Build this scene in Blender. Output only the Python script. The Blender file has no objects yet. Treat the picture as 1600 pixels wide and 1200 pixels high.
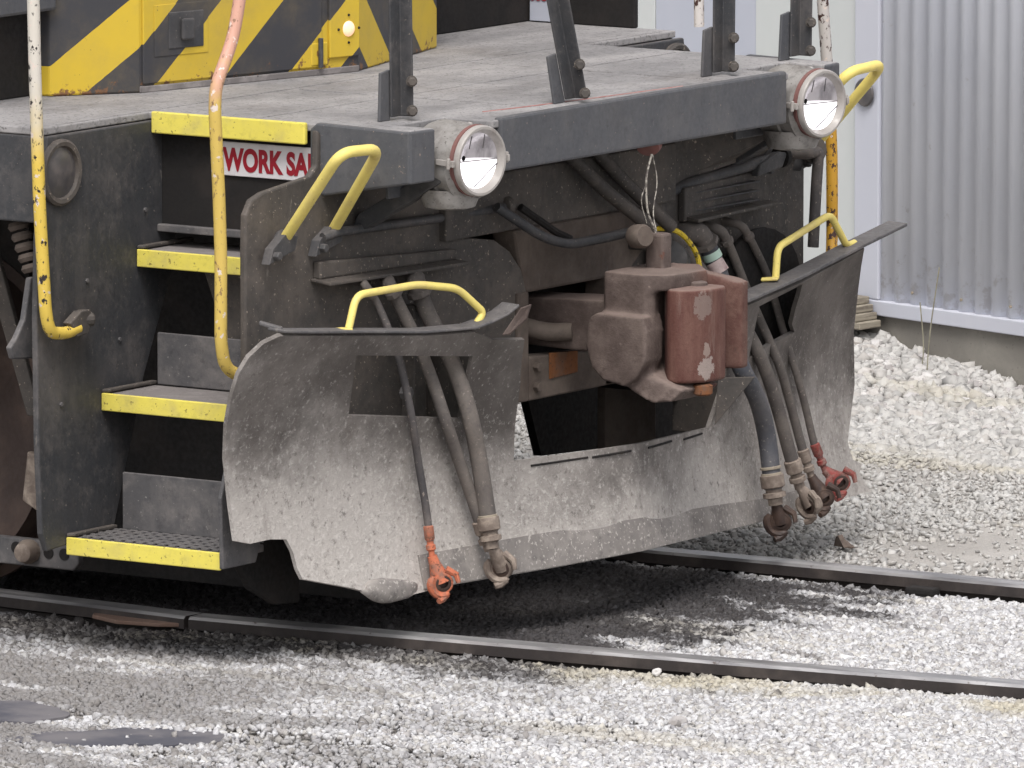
import bpy, bmesh, math, random
import numpy as np
from mathutils import Vector, Matrix, noise as mnoise
from mathutils.geometry import delaunay_2d_cdt

R = math.radians
random.seed(7)
rng = np.random.default_rng(11)
sc = bpy.context.scene
COL = sc.collection

# ------------------------------------------------------------------ camera
cam = bpy.data.cameras.new('camera')
cam.sensor_width = 36.0
cam.lens = 378.0
cam.clip_start = 0.5
cam.clip_end = 1500.0
camo = bpy.data.objects.new('camera', cam)
COL.objects.link(camo)
camo.location = (17.513, -26.594, 4.981)
camo.rotation_euler = (R(90 - 7.745), 0, R(34.09))
sc.camera = camo

# ------------------------------------------------------------------ sky, sun, exposure
SUN_EL, SUN_AZ = 58.0, 150.0          # azimuth measured from +Y clockwise
w = bpy.data.worlds.new('World')
sc.world = w
w.use_nodes = True
nt = w.node_tree
bg = nt.nodes['Background']
sky = nt.nodes.new('ShaderNodeTexSky')
sky.sky_type = 'NISHITA'
sky.sun_disc = False
sky.sun_elevation = R(SUN_EL)
sky.sun_rotation = R(SUN_AZ)
sky.air_density = 1.0
sky.dust_density = 4.0
sky.ozone_density = 1.0
hs = nt.nodes.new('ShaderNodeHueSaturation')
hs.inputs['Saturation'].default_value = 0.18      # overcast: a grey cloud deck
nt.links.new(sky.outputs[0], hs.inputs['Color'])
nt.links.new(hs.outputs[0], bg.inputs['Color'])
bg.inputs['Strength'].default_value = 0.13
sun = bpy.data.lights.new('sun', 'SUN')
sun.energy = 1.3
sun.angle = R(24)
sun.color = (1.0, 0.96, 0.92)
suno = bpy.data.objects.new('sun', sun)
COL.objects.link(suno)
d = Vector((math.sin(R(SUN_AZ)) * math.cos(R(SUN_EL)), math.cos(R(SUN_AZ)) * math.cos(R(SUN_EL)), math.sin(R(SUN_EL))))
suno.rotation_euler = d.to_track_quat('Z', 'Y').to_euler()
vs = sc.view_settings
vs.view_transform = 'Standard'
vs.look = 'None'
vs.gamma = 1.0
vs.use_curve_mapping = False
vs.exposure = 0.62
sc.render.resolution_x, sc.render.resolution_y = 1024, 768
sc.render.filter_size = 1.7

# ------------------------------------------------------------------ materials
def srgb(r, g, b):
    f = lambda c: (c / 12.92 if c <= 0.04045 else ((c + 0.055) / 1.055) ** 2.4)
    return (f(r / 255), f(g / 255), f(b / 255), 1.0)

class NT:
    def __init__(s, name):
        s.m = bpy.data.materials.new(name)
        s.m.use_nodes = True
        s.t = s.m.node_tree
        s.b = s.t.nodes['Principled BSDF']
        s.pos = s.n('ShaderNodeNewGeometry')
    def n(s, ty, **k):
        x = s.t.nodes.new(ty)
        for a, v in k.items():
            setattr(x, a, v)
        return x
    def l(s, a, b):
        s.t.links.new(a, b)
    def noise(s, scale, detail=5, rough=.55, stretch=None, dist=0.0):
        x = s.n('ShaderNodeTexNoise')
        x.inputs['Scale'].default_value = scale
        x.inputs['Detail'].default_value = detail
        x.inputs['Roughness'].default_value = rough
        x.inputs['Distortion'].default_value = dist
        src = s.pos.outputs['Position']
        if stretch:
            mp = s.n('ShaderNodeMapping')
            mp.inputs['Scale'].default_value = stretch
            s.l(src, mp.inputs['Vector'])
            src = mp.outputs['Vector']
        s.l(src, x.inputs['Vector'])
        return x.outputs['Fac']
    def ramp(s, fac, lo, hi, a=0.0, b=1.0):
        x = s.n('ShaderNodeMapRange')
        x.interpolation_type = 'SMOOTHSTEP'
        x.inputs['From Min'].default_value = lo
        x.inputs['From Max'].default_value = hi
        x.inputs['To Min'].default_value = a
        x.inputs['To Max'].default_value = b
        s.l(fac, x.inputs['Value'])
        return x.outputs['Result']
    def math(s, op, a, b=None, c=None):
        x = s.n('ShaderNodeMath', operation=op)
        for i, v in enumerate((a, b, c)):
            if v is None:
                continue
            if isinstance(v, (int, float)):
                x.inputs[i].default_value = v
            else:
                s.l(v, x.inputs[i])
        return x.outputs[0]
    def mix(s, fac, a, b, blend='MIX'):
        x = s.n('ShaderNodeMix', data_type='RGBA', blend_type=blend)
        if isinstance(fac, (int, float)):
            x.inputs[0].default_value = fac
        else:
            s.l(fac, x.inputs[0])
        for i, v in ((6, a), (7, b)):
            if isinstance(v, tuple):
                x.inputs[i].default_value = v
            else:
                s.l(v, x.inputs[i])
        return x.outputs[2]
    def bump(s, h, strength, dist=0.004):
        x = s.n('ShaderNodeBump')
        x.inputs['Strength'].default_value = strength
        x.inputs['Distance'].default_value = dist
        s.l(h, x.inputs['Height'])
        s.l(x.outputs[0], s.b.inputs['Normal'])
    def sep(s):
        x = s.n('ShaderNodeSeparateXYZ')
        s.l(s.pos.outputs['Position'], x.inputs[0])
        return x.outputs
    def nz(s):
        x = s.n('ShaderNodeSeparateXYZ')
        s.l(s.pos.outputs['Normal'], x.inputs[0])
        return x.outputs[2]
    def done(s, col, rough=.7, metal=0.0, spec=.35):
        if isinstance(col, tuple):
            s.b.inputs['Base Color'].default_value = col
        else:
            s.l(col, s.b.inputs['Base Color'])
        if isinstance(rough, (int, float)):
            s.b.inputs['Roughness'].default_value = rough
        else:
            s.l(rough, s.b.inputs['Roughness'])
        s.b.inputs['Metallic'].default_value = metal
        s.b.inputs['Specular IOR Level'].default_value = spec
        return s.m

def dirty(name, base, dust, lo=.42, hi=.7, scale=5, speck=None, speck_hi=.72, topdust=.5, rough=.62,
          bump=.25, streak=0.0, rust=None, rust_lo=.62, stretch=None, fine=60, spec=.35):
    t = NT(name)
    a = t.ramp(t.noise(scale, 7, .62, stretch, .3), lo, hi)
    up = t.ramp(t.nz(), .25, .95, 0, topdust)
    f = t.math('MAXIMUM', a, up)
    fn = t.noise(fine, 4, .6)
    f = t.math('MULTIPLY', f, t.ramp(fn, .2, .75, .55, 1.1))
    c = t.mix(f, base, dust)
    if streak:
        c = t.mix(t.ramp(t.noise(9, 6, .6, (1, 1, .11)), .50, .78, 0, streak), c, dust)
        c = t.mix(t.ramp(t.noise(2.2, 5, .6), .5, .8, 0, streak * .9), c, srgb(88, 80, 74))
        c = t.mix(t.ramp(t.noise(26, 5, .75, (1, 1, .25)), .64, .74, 0, streak * .9), c, srgb(150, 142, 134))
        c = t.mix(t.ramp(t.noise(17, 8, .78), .48, .66, 0, streak * .75), c, dust)
        c = t.mix(t.ramp(t.noise(31, 7, .75), .52, .66, 0, streak * .7), c, srgb(44, 43, 46))
    if rust:
        c = t.mix(t.ramp(t.noise(scale * 2.3, 8, .7), rust_lo, rust_lo + .12), c, rust)
    if speck:
        c = t.mix(t.ramp(t.noise(fine * 1.6, 3, .5), speck_hi - .06, speck_hi, 0, .75), c, speck)
    t.bump(t.noise(fine * .9, 5, .6), bump, .003)
    return t.done(c, t.ramp(fn, .3, .7, rough - .1, min(1, rough + .15)), 0, spec)

M = {}
BLK = srgb(50, 51, 54)
M['black'] = dirty('black_paint', srgb(60, 61, 64), srgb(104, 99, 97), .46, .82, 3.2, srgb(140, 130, 122), .74, .5, .55, .18, .5)
M['black_brown'] = dirty('dusty_black_paint', srgb(66, 63, 61), srgb(102, 94, 88), .38, .76, 3.0, srgb(156, 144, 132), .71, .45, .66, .2, .5)
M['beam'] = dirty('beam_paint', srgb(80, 81, 85), srgb(106, 104, 104), .45, .85, 4, srgb(160, 142, 128), .75, .35, .55, .12, .35)
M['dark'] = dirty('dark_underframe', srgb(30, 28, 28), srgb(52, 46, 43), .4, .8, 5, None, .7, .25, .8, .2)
M['brown'] = dirty('brown_dusty_steel', srgb(80, 70, 64), srgb(112, 101, 93), .35, .72, 5, None, .7, .5, .8, .3, .3, srgb(104, 70, 54), .66)
M['cast'] = dirty('cast_coupler', srgb(84, 72, 68), srgb(120, 107, 101), .38, .8, 9, srgb(150, 138, 130), .75, .5, .75, .6, .3, srgb(98, 66, 56), .58, None, 120)
def mat_knuckle():
    t = NT('rusty_knuckle')
    x, y, z = t.sep()
    c = t.mix(t.ramp(t.noise(14, 8, .65, (1, 1, .3)), .35, .68), srgb(86, 52, 46), srgb(108, 78, 69))
    c = t.mix(t.ramp(t.noise(30, 6, .7, (1, 1, .12)), .55, .72, 0, .7), c, srgb(120, 102, 94))
    c = t.mix(t.ramp(t.noise(70, 5, .7), .55, .72, 0, .6), c, srgb(84, 58, 52))
    c = t.mix(t.ramp(t.nz(), .3, .9, 0, .6), c, srgb(140, 122, 114))
    wob = t.math('MULTIPLY', t.math('SUBTRACT', t.noise(55, 5, .7), .5), 4.2)
    def blob(cy, cz, ry, rz):
        a = t.math('POWER', t.math('DIVIDE', t.math('SUBTRACT', y, cy), ry), 2)
        b = t.math('POWER', t.math('DIVIDE', t.math('SUBTRACT', z, cz), rz), 2)
        return t.ramp(t.math('ADD', t.math('ADD', a, b), wob), .85, 1.1, .85, 0)
    c = t.mix(blob(-.008, .715, .030, .034), c, srgb(152, 140, 134))
    c = t.mix(blob(-.008, .768, .013, .024), c, srgb(142, 126, 118))
    c = t.mix(blob(-.020, .905, .030, .040), c, srgb(122, 106, 100))
    t.bump(t.noise(110, 6, .7), .6, .004)
    return t.done(c, .7)
M['knuckle'] = mat_knuckle()
def mat_casting():
    t = NT('coupler_casting')
    x, y, z = t.sep()
    c = t.mix(t.ramp(t.noise(9, 8, .68), .36, .70), srgb(78, 66, 62), srgb(110, 97, 91))
    red = t.mix(t.ramp(t.noise(16, 7, .68), .35, .68), srgb(84, 54, 48), srgb(106, 80, 71))
    c = t.mix(t.ramp(t.math('ADD', t.math('ADD', y, t.math('MULTIPLY', x, .35)), t.math('MULTIPLY', t.math('SUBTRACT', t.noise(12, 5), .5), .12)), .06, .16), c, red)
    c = t.mix(t.ramp(t.nz(), .3, .95, 0, .65), c, srgb(128, 113, 106))
    c = t.mix(t.ramp(t.noise(26, 7, .72), .56, .70, 0, .6), c, srgb(66, 54, 50))
    c = t.mix(t.ramp(t.noise(40, 6, .7), .62, .72, 0, .5), c, srgb(142, 128, 120))
    t.bump(t.noise(95, 6, .72), .6, .004)
    return t.done(c, .75)
M['casting'] = mat_casting()
M['bare'] = dirty('scraped_bare_patch', srgb(168, 152, 146), srgb(190, 178, 172), .35, .7, 20, None, .7, .3, .6, .4)
M['orange_rust'] = dirty('orange_rust', srgb(120, 76, 46), srgb(98, 78, 66), .42, .66, 14, srgb(70, 52, 44), .68, .3, .85, .4)
M['tread'] = dirty('step_tread_steel', srgb(112, 107, 106), srgb(146, 140, 138), .4, .7, 12, srgb(70, 66, 66), .7, .4, .7, .4, 0)
M['riser'] = dirty('step_riser_steel', srgb(82, 81, 83), srgb(122, 117, 115), .42, .8, 7, srgb(150, 146, 142), .74, .4, .6, .3, .5)
M['hose'] = dirty('rubber_hose', srgb(66, 64, 66), srgb(112, 104, 100), .35, .75, 8, srgb(140, 130, 122), .7, .25, .65, .35, .3)
M['hose_dusty'] = dirty('dusty_rubber_hose', srgb(84, 79, 77), srgb(118, 110, 104), .35, .75, 8, srgb(140, 130, 122), .7, .25, .75, .35, .35)
M['hose_blue'] = dirty('blue_black_hose', srgb(66, 68, 75), srgb(104, 102, 104), .40, .75, 9, srgb(130, 124, 118), .7, .25, .5, .3, .3)
M['fitting'] = dirty('dusty_fitting', srgb(108, 96, 88), srgb(165, 152, 140), .38, .72, 22, None, .7, .4, .7, .4, 0, srgb(92, 66, 54), .62)
M['orange'] = dirty('orange_painted_casting', srgb(190, 108, 78), srgb(136, 100, 86), .40, .66, 30, srgb(84, 60, 50), .66, .25, .7, .6, 0, srgb(92, 66, 56), .56)
M['redpaint'] = dirty('red_painted_casting', srgb(134, 58, 54), srgb(130, 102, 95), .36, .64, 30, srgb(90, 60, 50), .66, .35, .7, .6, 0, srgb(84, 62, 56), .56)
M['dgrease'] = dirty('greasy_casting', srgb(58, 46, 42), srgb(92, 74, 64), .4, .75, 24, None, .7, .3, .5, .4)
M['galv'] = dirty('clamp_steel', srgb(150, 140, 125), srgb(110, 98, 90), .45, .8, 30, None, .7, .2, .4, .2)
M['yellow'] = dirty('yellow_paint', srgb(230, 211, 120), srgb(206, 186, 122), .42, .75, 10, srgb(140, 120, 84), .75, .2, .5, .2, 0, srgb(120, 98, 72), .74)
M['nosing'] = dirty('yellow_step_edge', srgb(226, 211, 96), srgb(198, 184, 108), .42, .75, 9, srgb(104, 92, 60), .71, .3, .55, .3, .22, srgb(116, 102, 76), .63)
M['lamp_housing'] = dirty('headlight_housing_paint', srgb(146, 143, 140), srgb(112, 107, 103), .40, .72, 12, srgb(86, 80, 76), .70, .1, .65, .3, .5)
M['rim'] = dirty('headlight_rim_metal', srgb(160, 155, 151), srgb(126, 118, 113), .45, .8, 14, None, .7, .1, .35, .15)
M['gasket'] = dirty('red_gasket', srgb(122, 84, 80), srgb(112, 92, 88), .4, .8, 20, None, .7, .2, .8, .2)
M['deck'] = dirty('worn_deck_plate', srgb(126, 124, 125), srgb(160, 157, 157), .34, .66, 3.4, srgb(92, 89, 89), .66, .0, .75, .5, .5, srgb(108, 102, 100), .64, (1, .45, 1), 60)
M['white'] = dirty('white_sign_enamel', srgb(214, 210, 212), srgb(188, 182, 184), .5, .85, 12, None, .7, .1, .45, .05)
M['redletter'] = dirty('dark_red_lettering', srgb(150, 30, 44), srgb(140, 40, 50), .5, .85, 12, None, .7, 0, .5, .02)
M['weld'] = dirty('reddish_primer', srgb(150, 104, 100), srgb(165, 140, 136), .4, .7, 16, None, .7, .2, .8, .4)
M['tape_green'] = dirty('pale_green_tag', srgb(190, 214, 200), srgb(170, 180, 174), .5, .8, 20, None, .7, 0, .5, .05)
M['tape_pink'] = dirty('pale_pink_tag', srgb(206, 186, 182), srgb(150, 120, 120), .45, .7, 20, None, .7, 0, .5, .05)
M['wire'] = dirty('light_wire', srgb(176, 170, 160), srgb(96, 90, 86), .45, .55, 60, None, .7, 0, .5, .05)
M['cable_yellow'] = dirty('yellow_cable', srgb(206, 178, 50), srgb(60, 52, 40), .5, .6, 40, None, .7, 0, .5, .05)
M['concrete'] = dirty('foundation_concrete', srgb(124, 120, 114), srgb(146, 142, 134), .35, .75, 4, srgb(100, 96, 92), .72, .2, .9, .25)
def mat_siding():
    t = NT('grey_steel_siding')
    x, y, z = t.sep()
    c = t.mix(t.ramp(t.noise(1.4, 6, .6, (1, 1, .35)), .35, .7), srgb(206, 209, 219), srgb(222, 224, 231))
    c = t.mix(t.ramp(t.noise(14, 6, .65, (1, 1, .05)), .55, .75, 0, .35), c, srgb(184, 184, 190))
    low = t.ramp(z, .2, .5, .14, 0)
    c = t.mix(t.ramp(t.math('ADD', t.noise(18, 7, .7), low), .62, .74, 0, .5), c, srgb(168, 164, 164))
    t.bump(t.noise(3.5, 4, .5, (1, 1, .5)), .35, .012)
    return t.done(c, .5, 0, .4)
M['siding'] = mat_siding()
M['trim'] = dirty('grey_steel_trim', srgb(186, 188, 198), srgb(196, 196, 204), .35, .75, 2.0, None, .7, .3, .5, .04, 0, None, .6, (1, 1, .3), 30, .4)
M['door'] = dirty('pale_door_panel', srgb(190, 194, 193), srgb(198, 200, 200), .35, .75, 1.2, None, .7, .2, .55, .04, 0, None, .6, (1, 1, .4), 30, .4)
M['door2'] = dirty('blue_grey_door_panel', srgb(174, 178, 190), srgb(182, 184, 194), .35, .75, 1.2, None, .7, .2, .55, .04, 0, None, .6, (1, 1, .4), 30, .4)
M['wood'] = dirty('weathered_wood', srgb(150, 142, 128), srgb(112, 104, 94), .42, .62, 10, None, .7, .1, .9, .6, 0, None, .6, (.5, .5, 9), 70)
M['railside'] = dirty('rail_side_steel', srgb(52, 47, 46), srgb(84, 76, 72), .4, .75, 7, None, .7, .2, .6, .2)
M['railbase'] = dirty('rusty_rail_base', srgb(112, 90, 80), srgb(134, 116, 104), .4, .75, 9, None, .7, .2, .85, .3)
M['wheel'] = dirty('rusty_wheel', srgb(74, 62, 58), srgb(104, 88, 80), .4, .75, 6, None, .7, .3, .7, .3)
M['stalk'] = dirty('dry_stalk', srgb(150, 146, 128), srgb(120, 116, 100), .4, .7, 20)
M['leaf'] = dirty('brown_scrap', srgb(112, 98, 88), srgb(92, 80, 74), .4, .7, 30)

def mat_railtop():
    t = NT('rail_running_surface')
    f = t.noise(3.0, 4, .5, (1, 6, 1))
    c = t.mix(t.ramp(f, .35, .7), srgb(140, 138, 140), srgb(190, 188, 188))
    c = t.mix(t.ramp(t.noise(40, 4, .6), .6, .75), c, srgb(96, 84, 78))
    return t.done(c, t.ramp(f, .3, .7, .3, .5), .55, .5)
M['railtop'] = mat_railtop()

def mat_stripes():
    t = NT('hazard_striped_nose_paint')
    x, y, z = t.sep()
    dd = t.math('MULTIPLY', t.math('ABSOLUTE', t.math('SUBTRACT', y, .10)), 1.03)
    q = t.math('ADD', dd, t.math('MULTIPLY', t.math('SUBTRACT', z, 1.514), 1.12))
    q = t.math('ADD', q, t.math('MULTIPLY', t.math('SUBTRACT', t.noise(30, 3), .5), .004))
    cr = t.n('ShaderNodeValToRGB')
    cr.color_ramp.interpolation = 'CONSTANT'
    Y = srgb(204, 174, 56); K = srgb(62, 62, 66)
    st = [(0, K), (.09, Y), (.31, K), (.58, Y), (.855, K), (1.04, Y), (1.23, K), (1.65, Y), (1.9, K)]
    el = cr.color_ramp.elements
    el[0].position, el[0].color = 0, K
    el[1].position, el[1].color = .09 / 2, Y
    for p_, c_ in st[2:]:
        e = el.new(p_ / 2); e.color = c_
    t.l(t.math('DIVIDE', q, 2.0), cr.inputs[0])
    c = cr.outputs[0]
    c = t.mix(t.ramp(t.noise(3.5, 8, .7), .42, .8, 0, .4), c, srgb(140, 124, 90))
    low = t.ramp(z, 1.514, 1.62, .16, 0)
    c = t.mix(t.ramp(t.math('ADD', t.noise(22, 6, .7), low), .68, .76), c, srgb(120, 86, 60))
    c = t.mix(t.ramp(t.noise(110, 3, .5), .7, .76, 0, .7), c, srgb(84, 74, 62))
    t.bump(t.noise(50, 4), .08, .003)
    return t.done(c, .5)
M['stripes'] = mat_stripes()

def mat_plow():
    t = NT('dust_caked_plow_steel')
    x, y, z = t.sep()
    base = t.mix(t.ramp(t.noise(4, 7, .62), .35, .7), srgb(86, 81, 78), srgb(118, 112, 108))
    # caked dried mud: splashed from below, thinning upwards, with its own ragged shape
    h = t.ramp(z, .10, .92, .34, -.22)
    yl = t.ramp(y, -1.5, .2, .16, -.05)
    cake = t.math('ADD', t.math('ADD', t.noise(3.6, 9, .7), h), yl)
    c = t.mix(t.ramp(cake, .36, .88, 0, .95), base, srgb(180, 174, 169))
    spl = t.math('ADD', t.noise(60, 7, .72), t.math('MULTIPLY', t.math('ADD', h, yl), .22))
    c = t.mix(t.ramp(spl, .53, .72, 0, .6), c, srgb(204, 199, 194))
    c = t.mix(t.ramp(t.noise(42, 7, .75), .54, .68, 0, .7), c, srgb(96, 90, 86))
    c = t.mix(t.ramp(t.noise(9, 6, .65), .60, .72, 0, .35), c, srgb(98, 90, 85))
    c = t.mix(t.ramp(t.noise(16, 6, .65, (1, 1, .14)), .56, .76, 0, .45), c, srgb(112, 104, 99))
    c = t.mix(t.ramp(t.noise(120, 3, .6), .70, .74, 0, .5), c, srgb(200, 196, 190))
    t.bump(t.math('ADD', t.noise(90, 5, .65), t.math('MULTIPLY', t.ramp(spl, .5, .75), .9)), .45, .004)
    return t.done(c, .85, 0, .25)
M['plow'] = mat_plow()
M['edge'] = dirty('scoured_plow_edge', srgb(122, 117, 114), srgb(158, 152, 147), .38, .72, 6, srgb(186, 180, 174), .66, .1, .7, .35, .5)

def mat_chipped(name, paint, under, lo, hi, z0, z1, top_paint):
    t = NT(name)
    x, y, z = t.sep()
    c = t.mix(t.ramp(t.math('ADD', z, t.math('MULTIPLY', t.math('SUBTRACT', t.noise(9, 4), .5), .25)), z0, z1), paint, top_paint)
    c = t.mix(t.ramp(t.noise(34, 4, .55), .62, .65), c, srgb(214, 200, 190))
    c = t.mix(t.ramp(t.noise(42, 5, .6, (1, 1, .8)), lo, hi), c, under)
    c = t.mix(t.ramp(t.noise(70, 4, .6, (1, 1, .6)), .60, .66, 0, .8), c, under)
    t.bump(t.noise(42, 5, .6), .3, .002)
    return t.done(c, .5)
M['pole_chip'] = mat_chipped('chipped_yellow_pipe', srgb(216, 186, 84), srgb(52, 46, 46), .60, .63, 1.42, 1.66, srgb(206, 200, 190))
M['pole_rub'] = mat_chipped('rubbed_yellow_pipe', srgb(204, 176, 92), srgb(120, 92, 72), .60, .70, 1.6, 1.72, srgb(196, 150, 132))
M['pole_far'] = mat_chipped('flaking_pipe', srgb(196, 148, 52), srgb(70, 48, 44), .56, .60, 1.30, 1.40, srgb(196, 190, 186))

def mat_lens():
    t = NT('headlight_glass')
    c = t.mix(t.ramp(t.noise(30, 4, .6, (1, 1, .2)), .4, .65), srgb(196, 192, 196), srgb(150, 146, 150))
    t.b.inputs['Coat Weight'].default_value = .6
    t.bump(t.noise(36, 3, .5, (1, 1, .12)), .5, .004)
    return t.done(c, .30, .35, .6)
M['lens'] = mat_lens()
def mat_glow(name, col, e):
    t = NT(name)
    t.b.inputs['Emission Color'].default_value = col
    t.b.inputs['Emission Strength'].default_value = e
    return t.done(col, .3)
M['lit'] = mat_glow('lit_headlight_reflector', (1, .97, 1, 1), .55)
M['lit_small'] = mat_glow('lit_marker_lamp', (1.0, .62, .40, 1), .42)

def mat_marker():
    t = NT('dusty_marker_lens')
    c = t.mix(t.ramp(t.noise(14, 5), .35, .7), srgb(74, 72, 74), srgb(104, 98, 96))
    return t.done(c, .35, 0, .5)
M['marker'] = mat_marker()

def stain_shade_nodes(t):
    """oil soaked ballast below and just ahead of the engine, and scattered drips"""
    x, y, z = t.sep()
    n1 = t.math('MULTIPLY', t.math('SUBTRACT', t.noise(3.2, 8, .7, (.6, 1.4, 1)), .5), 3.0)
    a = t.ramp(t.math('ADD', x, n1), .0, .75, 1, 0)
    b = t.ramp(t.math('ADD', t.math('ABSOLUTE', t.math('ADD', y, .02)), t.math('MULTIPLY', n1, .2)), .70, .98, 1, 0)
    s = t.math('MULTIPLY', a, b)  # oil stain widened forward to paint in the shadow under the plow
    # grimy shoulder outside the near rail, fading ahead of the engine
    yr = t.math('ADD', t.math('MULTIPLY', x, .115), -.90)
    dist = t.math('SUBTRACT', yr, y)
    sh = t.math('MULTIPLY', t.ramp(t.math('ADD', dist, t.math('MULTIPLY', n1, .35)), .12, .75, .74, 0), t.ramp(t.math('ADD', x, n1), -.1, 1.3, 1, .12))
    sh = t.math('MULTIPLY', sh, t.ramp(dist, -.3, -.1, 0, 1))
    # grey worn streaks running with the track, denser on the engine's side
    lft = t.math('ADD', t.math('MULTIPLY', x, .83), t.math('MULTIPLY', y, .56))
    drip = t.math('MULTIPLY', t.ramp(t.noise(2.3, 8, .68, (.38, 1.3, 1)), .40, .56, .22, .92), t.ramp(lft, -2.1, .6, 1, .22))
    drip = t.math('MAXIMUM', drip, t.math('MULTIPLY', t.ramp(t.noise(5.5, 6, .65, (.5, 1.2, 1)), .57, .66, 0, .85), t.ramp(y, -1.2, -.6, .3, 1)))
    drip = t.math('MULTIPLY', drip, t.ramp(y, .85, 1.1, 1, .12))
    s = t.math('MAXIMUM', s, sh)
    return s, drip, x, y

def mat_gravel(name, yard):
    t = NT(name)
    s, grime, x, y = stain_shade_nodes(t)
    g = t.pos.outputs['Random Per Island']
    ramp = t.n('ShaderNodeValToRGB')
    el = ramp.color_ramp.elements
    if yard:
        cs = [(0, srgb(160, 158, 156)), (.3, srgb(178, 176, 173)), (.6, srgb(190, 188, 185)), (.85, srgb(174, 170, 166)), (1, srgb(206, 205, 203))]
    else:
        cs = [(0, srgb(150, 148, 150)), (.25, srgb(180, 179, 181)), (.5, srgb(202, 202, 204)), (.72, srgb(188, 185, 181)), (.86, srgb(164, 160, 159)), (1, srgb(230, 230, 232))]
    el[0].position, el[0].color = cs[0]
    el[1].position, el[1].color = cs[-1]
    for p_, c_ in cs[1:-1]:
        e = el.new(p_); e.color = c_
    t.l(g, ramp.inputs[0])
    c = ramp.outputs[0]
    yr2 = t.math('ADD', t.math('MULTIPLY', x, .115), -.90)
    dn = t.math('ADD', t.math('SUBTRACT', yr2, y), t.math('MULTIPLY', t.math('SUBTRACT', t.noise(4, 6), .5), .35))
    band = t.math('MULTIPLY', t.ramp(dn, .02, .10), t.ramp(dn, .20, .34, 1, 0))
    tan = t.math('MAXIMUM', t.math('MULTIPLY', t.ramp(t.noise(1.3, 5, .6, (.3, 1.6, 1)), .56, .66), .3), t.math('MULTIPLY', band, t.ramp(t.noise(2.7, 5, .6), .40, .62, .05, .6)))
    c = t.mix(tan, c, srgb(178, 168, 140))
    gj = t.math('ADD', grime, t.math('MULTIPLY', t.math('SUBTRACT', g, .5), .5))
    c = t.mix(t.ramp(gj, .12, .9, 0, .85), c, srgb(112, 108, 106))
    # the oil and painted plow shadow are patchy stone by stone
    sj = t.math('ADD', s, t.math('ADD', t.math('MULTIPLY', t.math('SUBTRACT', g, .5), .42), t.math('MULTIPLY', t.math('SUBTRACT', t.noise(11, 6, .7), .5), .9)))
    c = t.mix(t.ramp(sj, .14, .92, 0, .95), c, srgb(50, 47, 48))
    c = t.mix(t.ramp(t.noise(130, 3), .55, .75, 0, .35), c, srgb(128, 122, 116))
    return t.done(c, .9, 0, .2)
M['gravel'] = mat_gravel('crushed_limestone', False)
M['yard_stone'] = mat_gravel('trodden_yard_stone', True)

def mat_ground():
    t = NT('gritty_ground')
    s, grime, x, y = stain_shade_nodes(t)
    c = t.mix(t.ramp(t.noise(1.6, 7, .65), .35, .7), srgb(164, 160, 156), srgb(188, 184, 180))
    c = t.mix(t.ramp(t.noise(60, 5, .7), .45, .7, 0, .6), c, srgb(184, 178, 170))
    c = t.mix(t.ramp(t.noise(85, 4, .6), .58, .72, 0, .5), c, srgb(100, 94, 90))
    c = t.mix(t.ramp(grime, .1, .9, 0, .8), c, srgb(108, 104, 101))
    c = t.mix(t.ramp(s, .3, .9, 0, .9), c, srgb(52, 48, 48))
    t.bump(t.noise(70, 6, .7), .8, .012)
    return t.done(c, .95, 0, .15)
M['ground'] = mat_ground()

def mat_stone():
    t = NT('bank_stone')
    oi = t.n('ShaderNodeObjectInfo')
    ramp = t.n('ShaderNodeValToRGB')
    el = ramp.color_ramp.elements
    cs = [(0, srgb(150, 145, 144)), (.3, srgb(184, 181, 180)), (.6, srgb(200, 197, 195)), (.8, srgb(178, 172, 166)), (1, srgb(172, 168, 169))]
    el[0].position, el[0].color = cs[0]
    el[1].position, el[1].color = cs[-1]
    for p_, c_ in cs[1:-1]:
        e = el.new(p_); e.color = c_
    t.l(oi.outputs['Random'], ramp.inputs[0])
    c = t.mix(t.ramp(t.noise(34, 5, .6), .45, .75, 0, .5), ramp.outputs[0], srgb(150, 142, 136))
    t.bump(t.noise(60, 4), .4, .004)
    return t.done(c, .9, 0, .2)
M['stone'] = mat_stone()

def mat_puddle():
    t = NT('wet_dark_mud')
    c = t.mix(t.ramp(t.noise(6, 5), .35, .7), srgb(82, 82, 90), srgb(112, 109, 112))
    t.bump(t.noise(50, 4), .15, .003)
    return t.done(c, .7, 0, .25)
M['puddle'] = mat_puddle()

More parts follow.
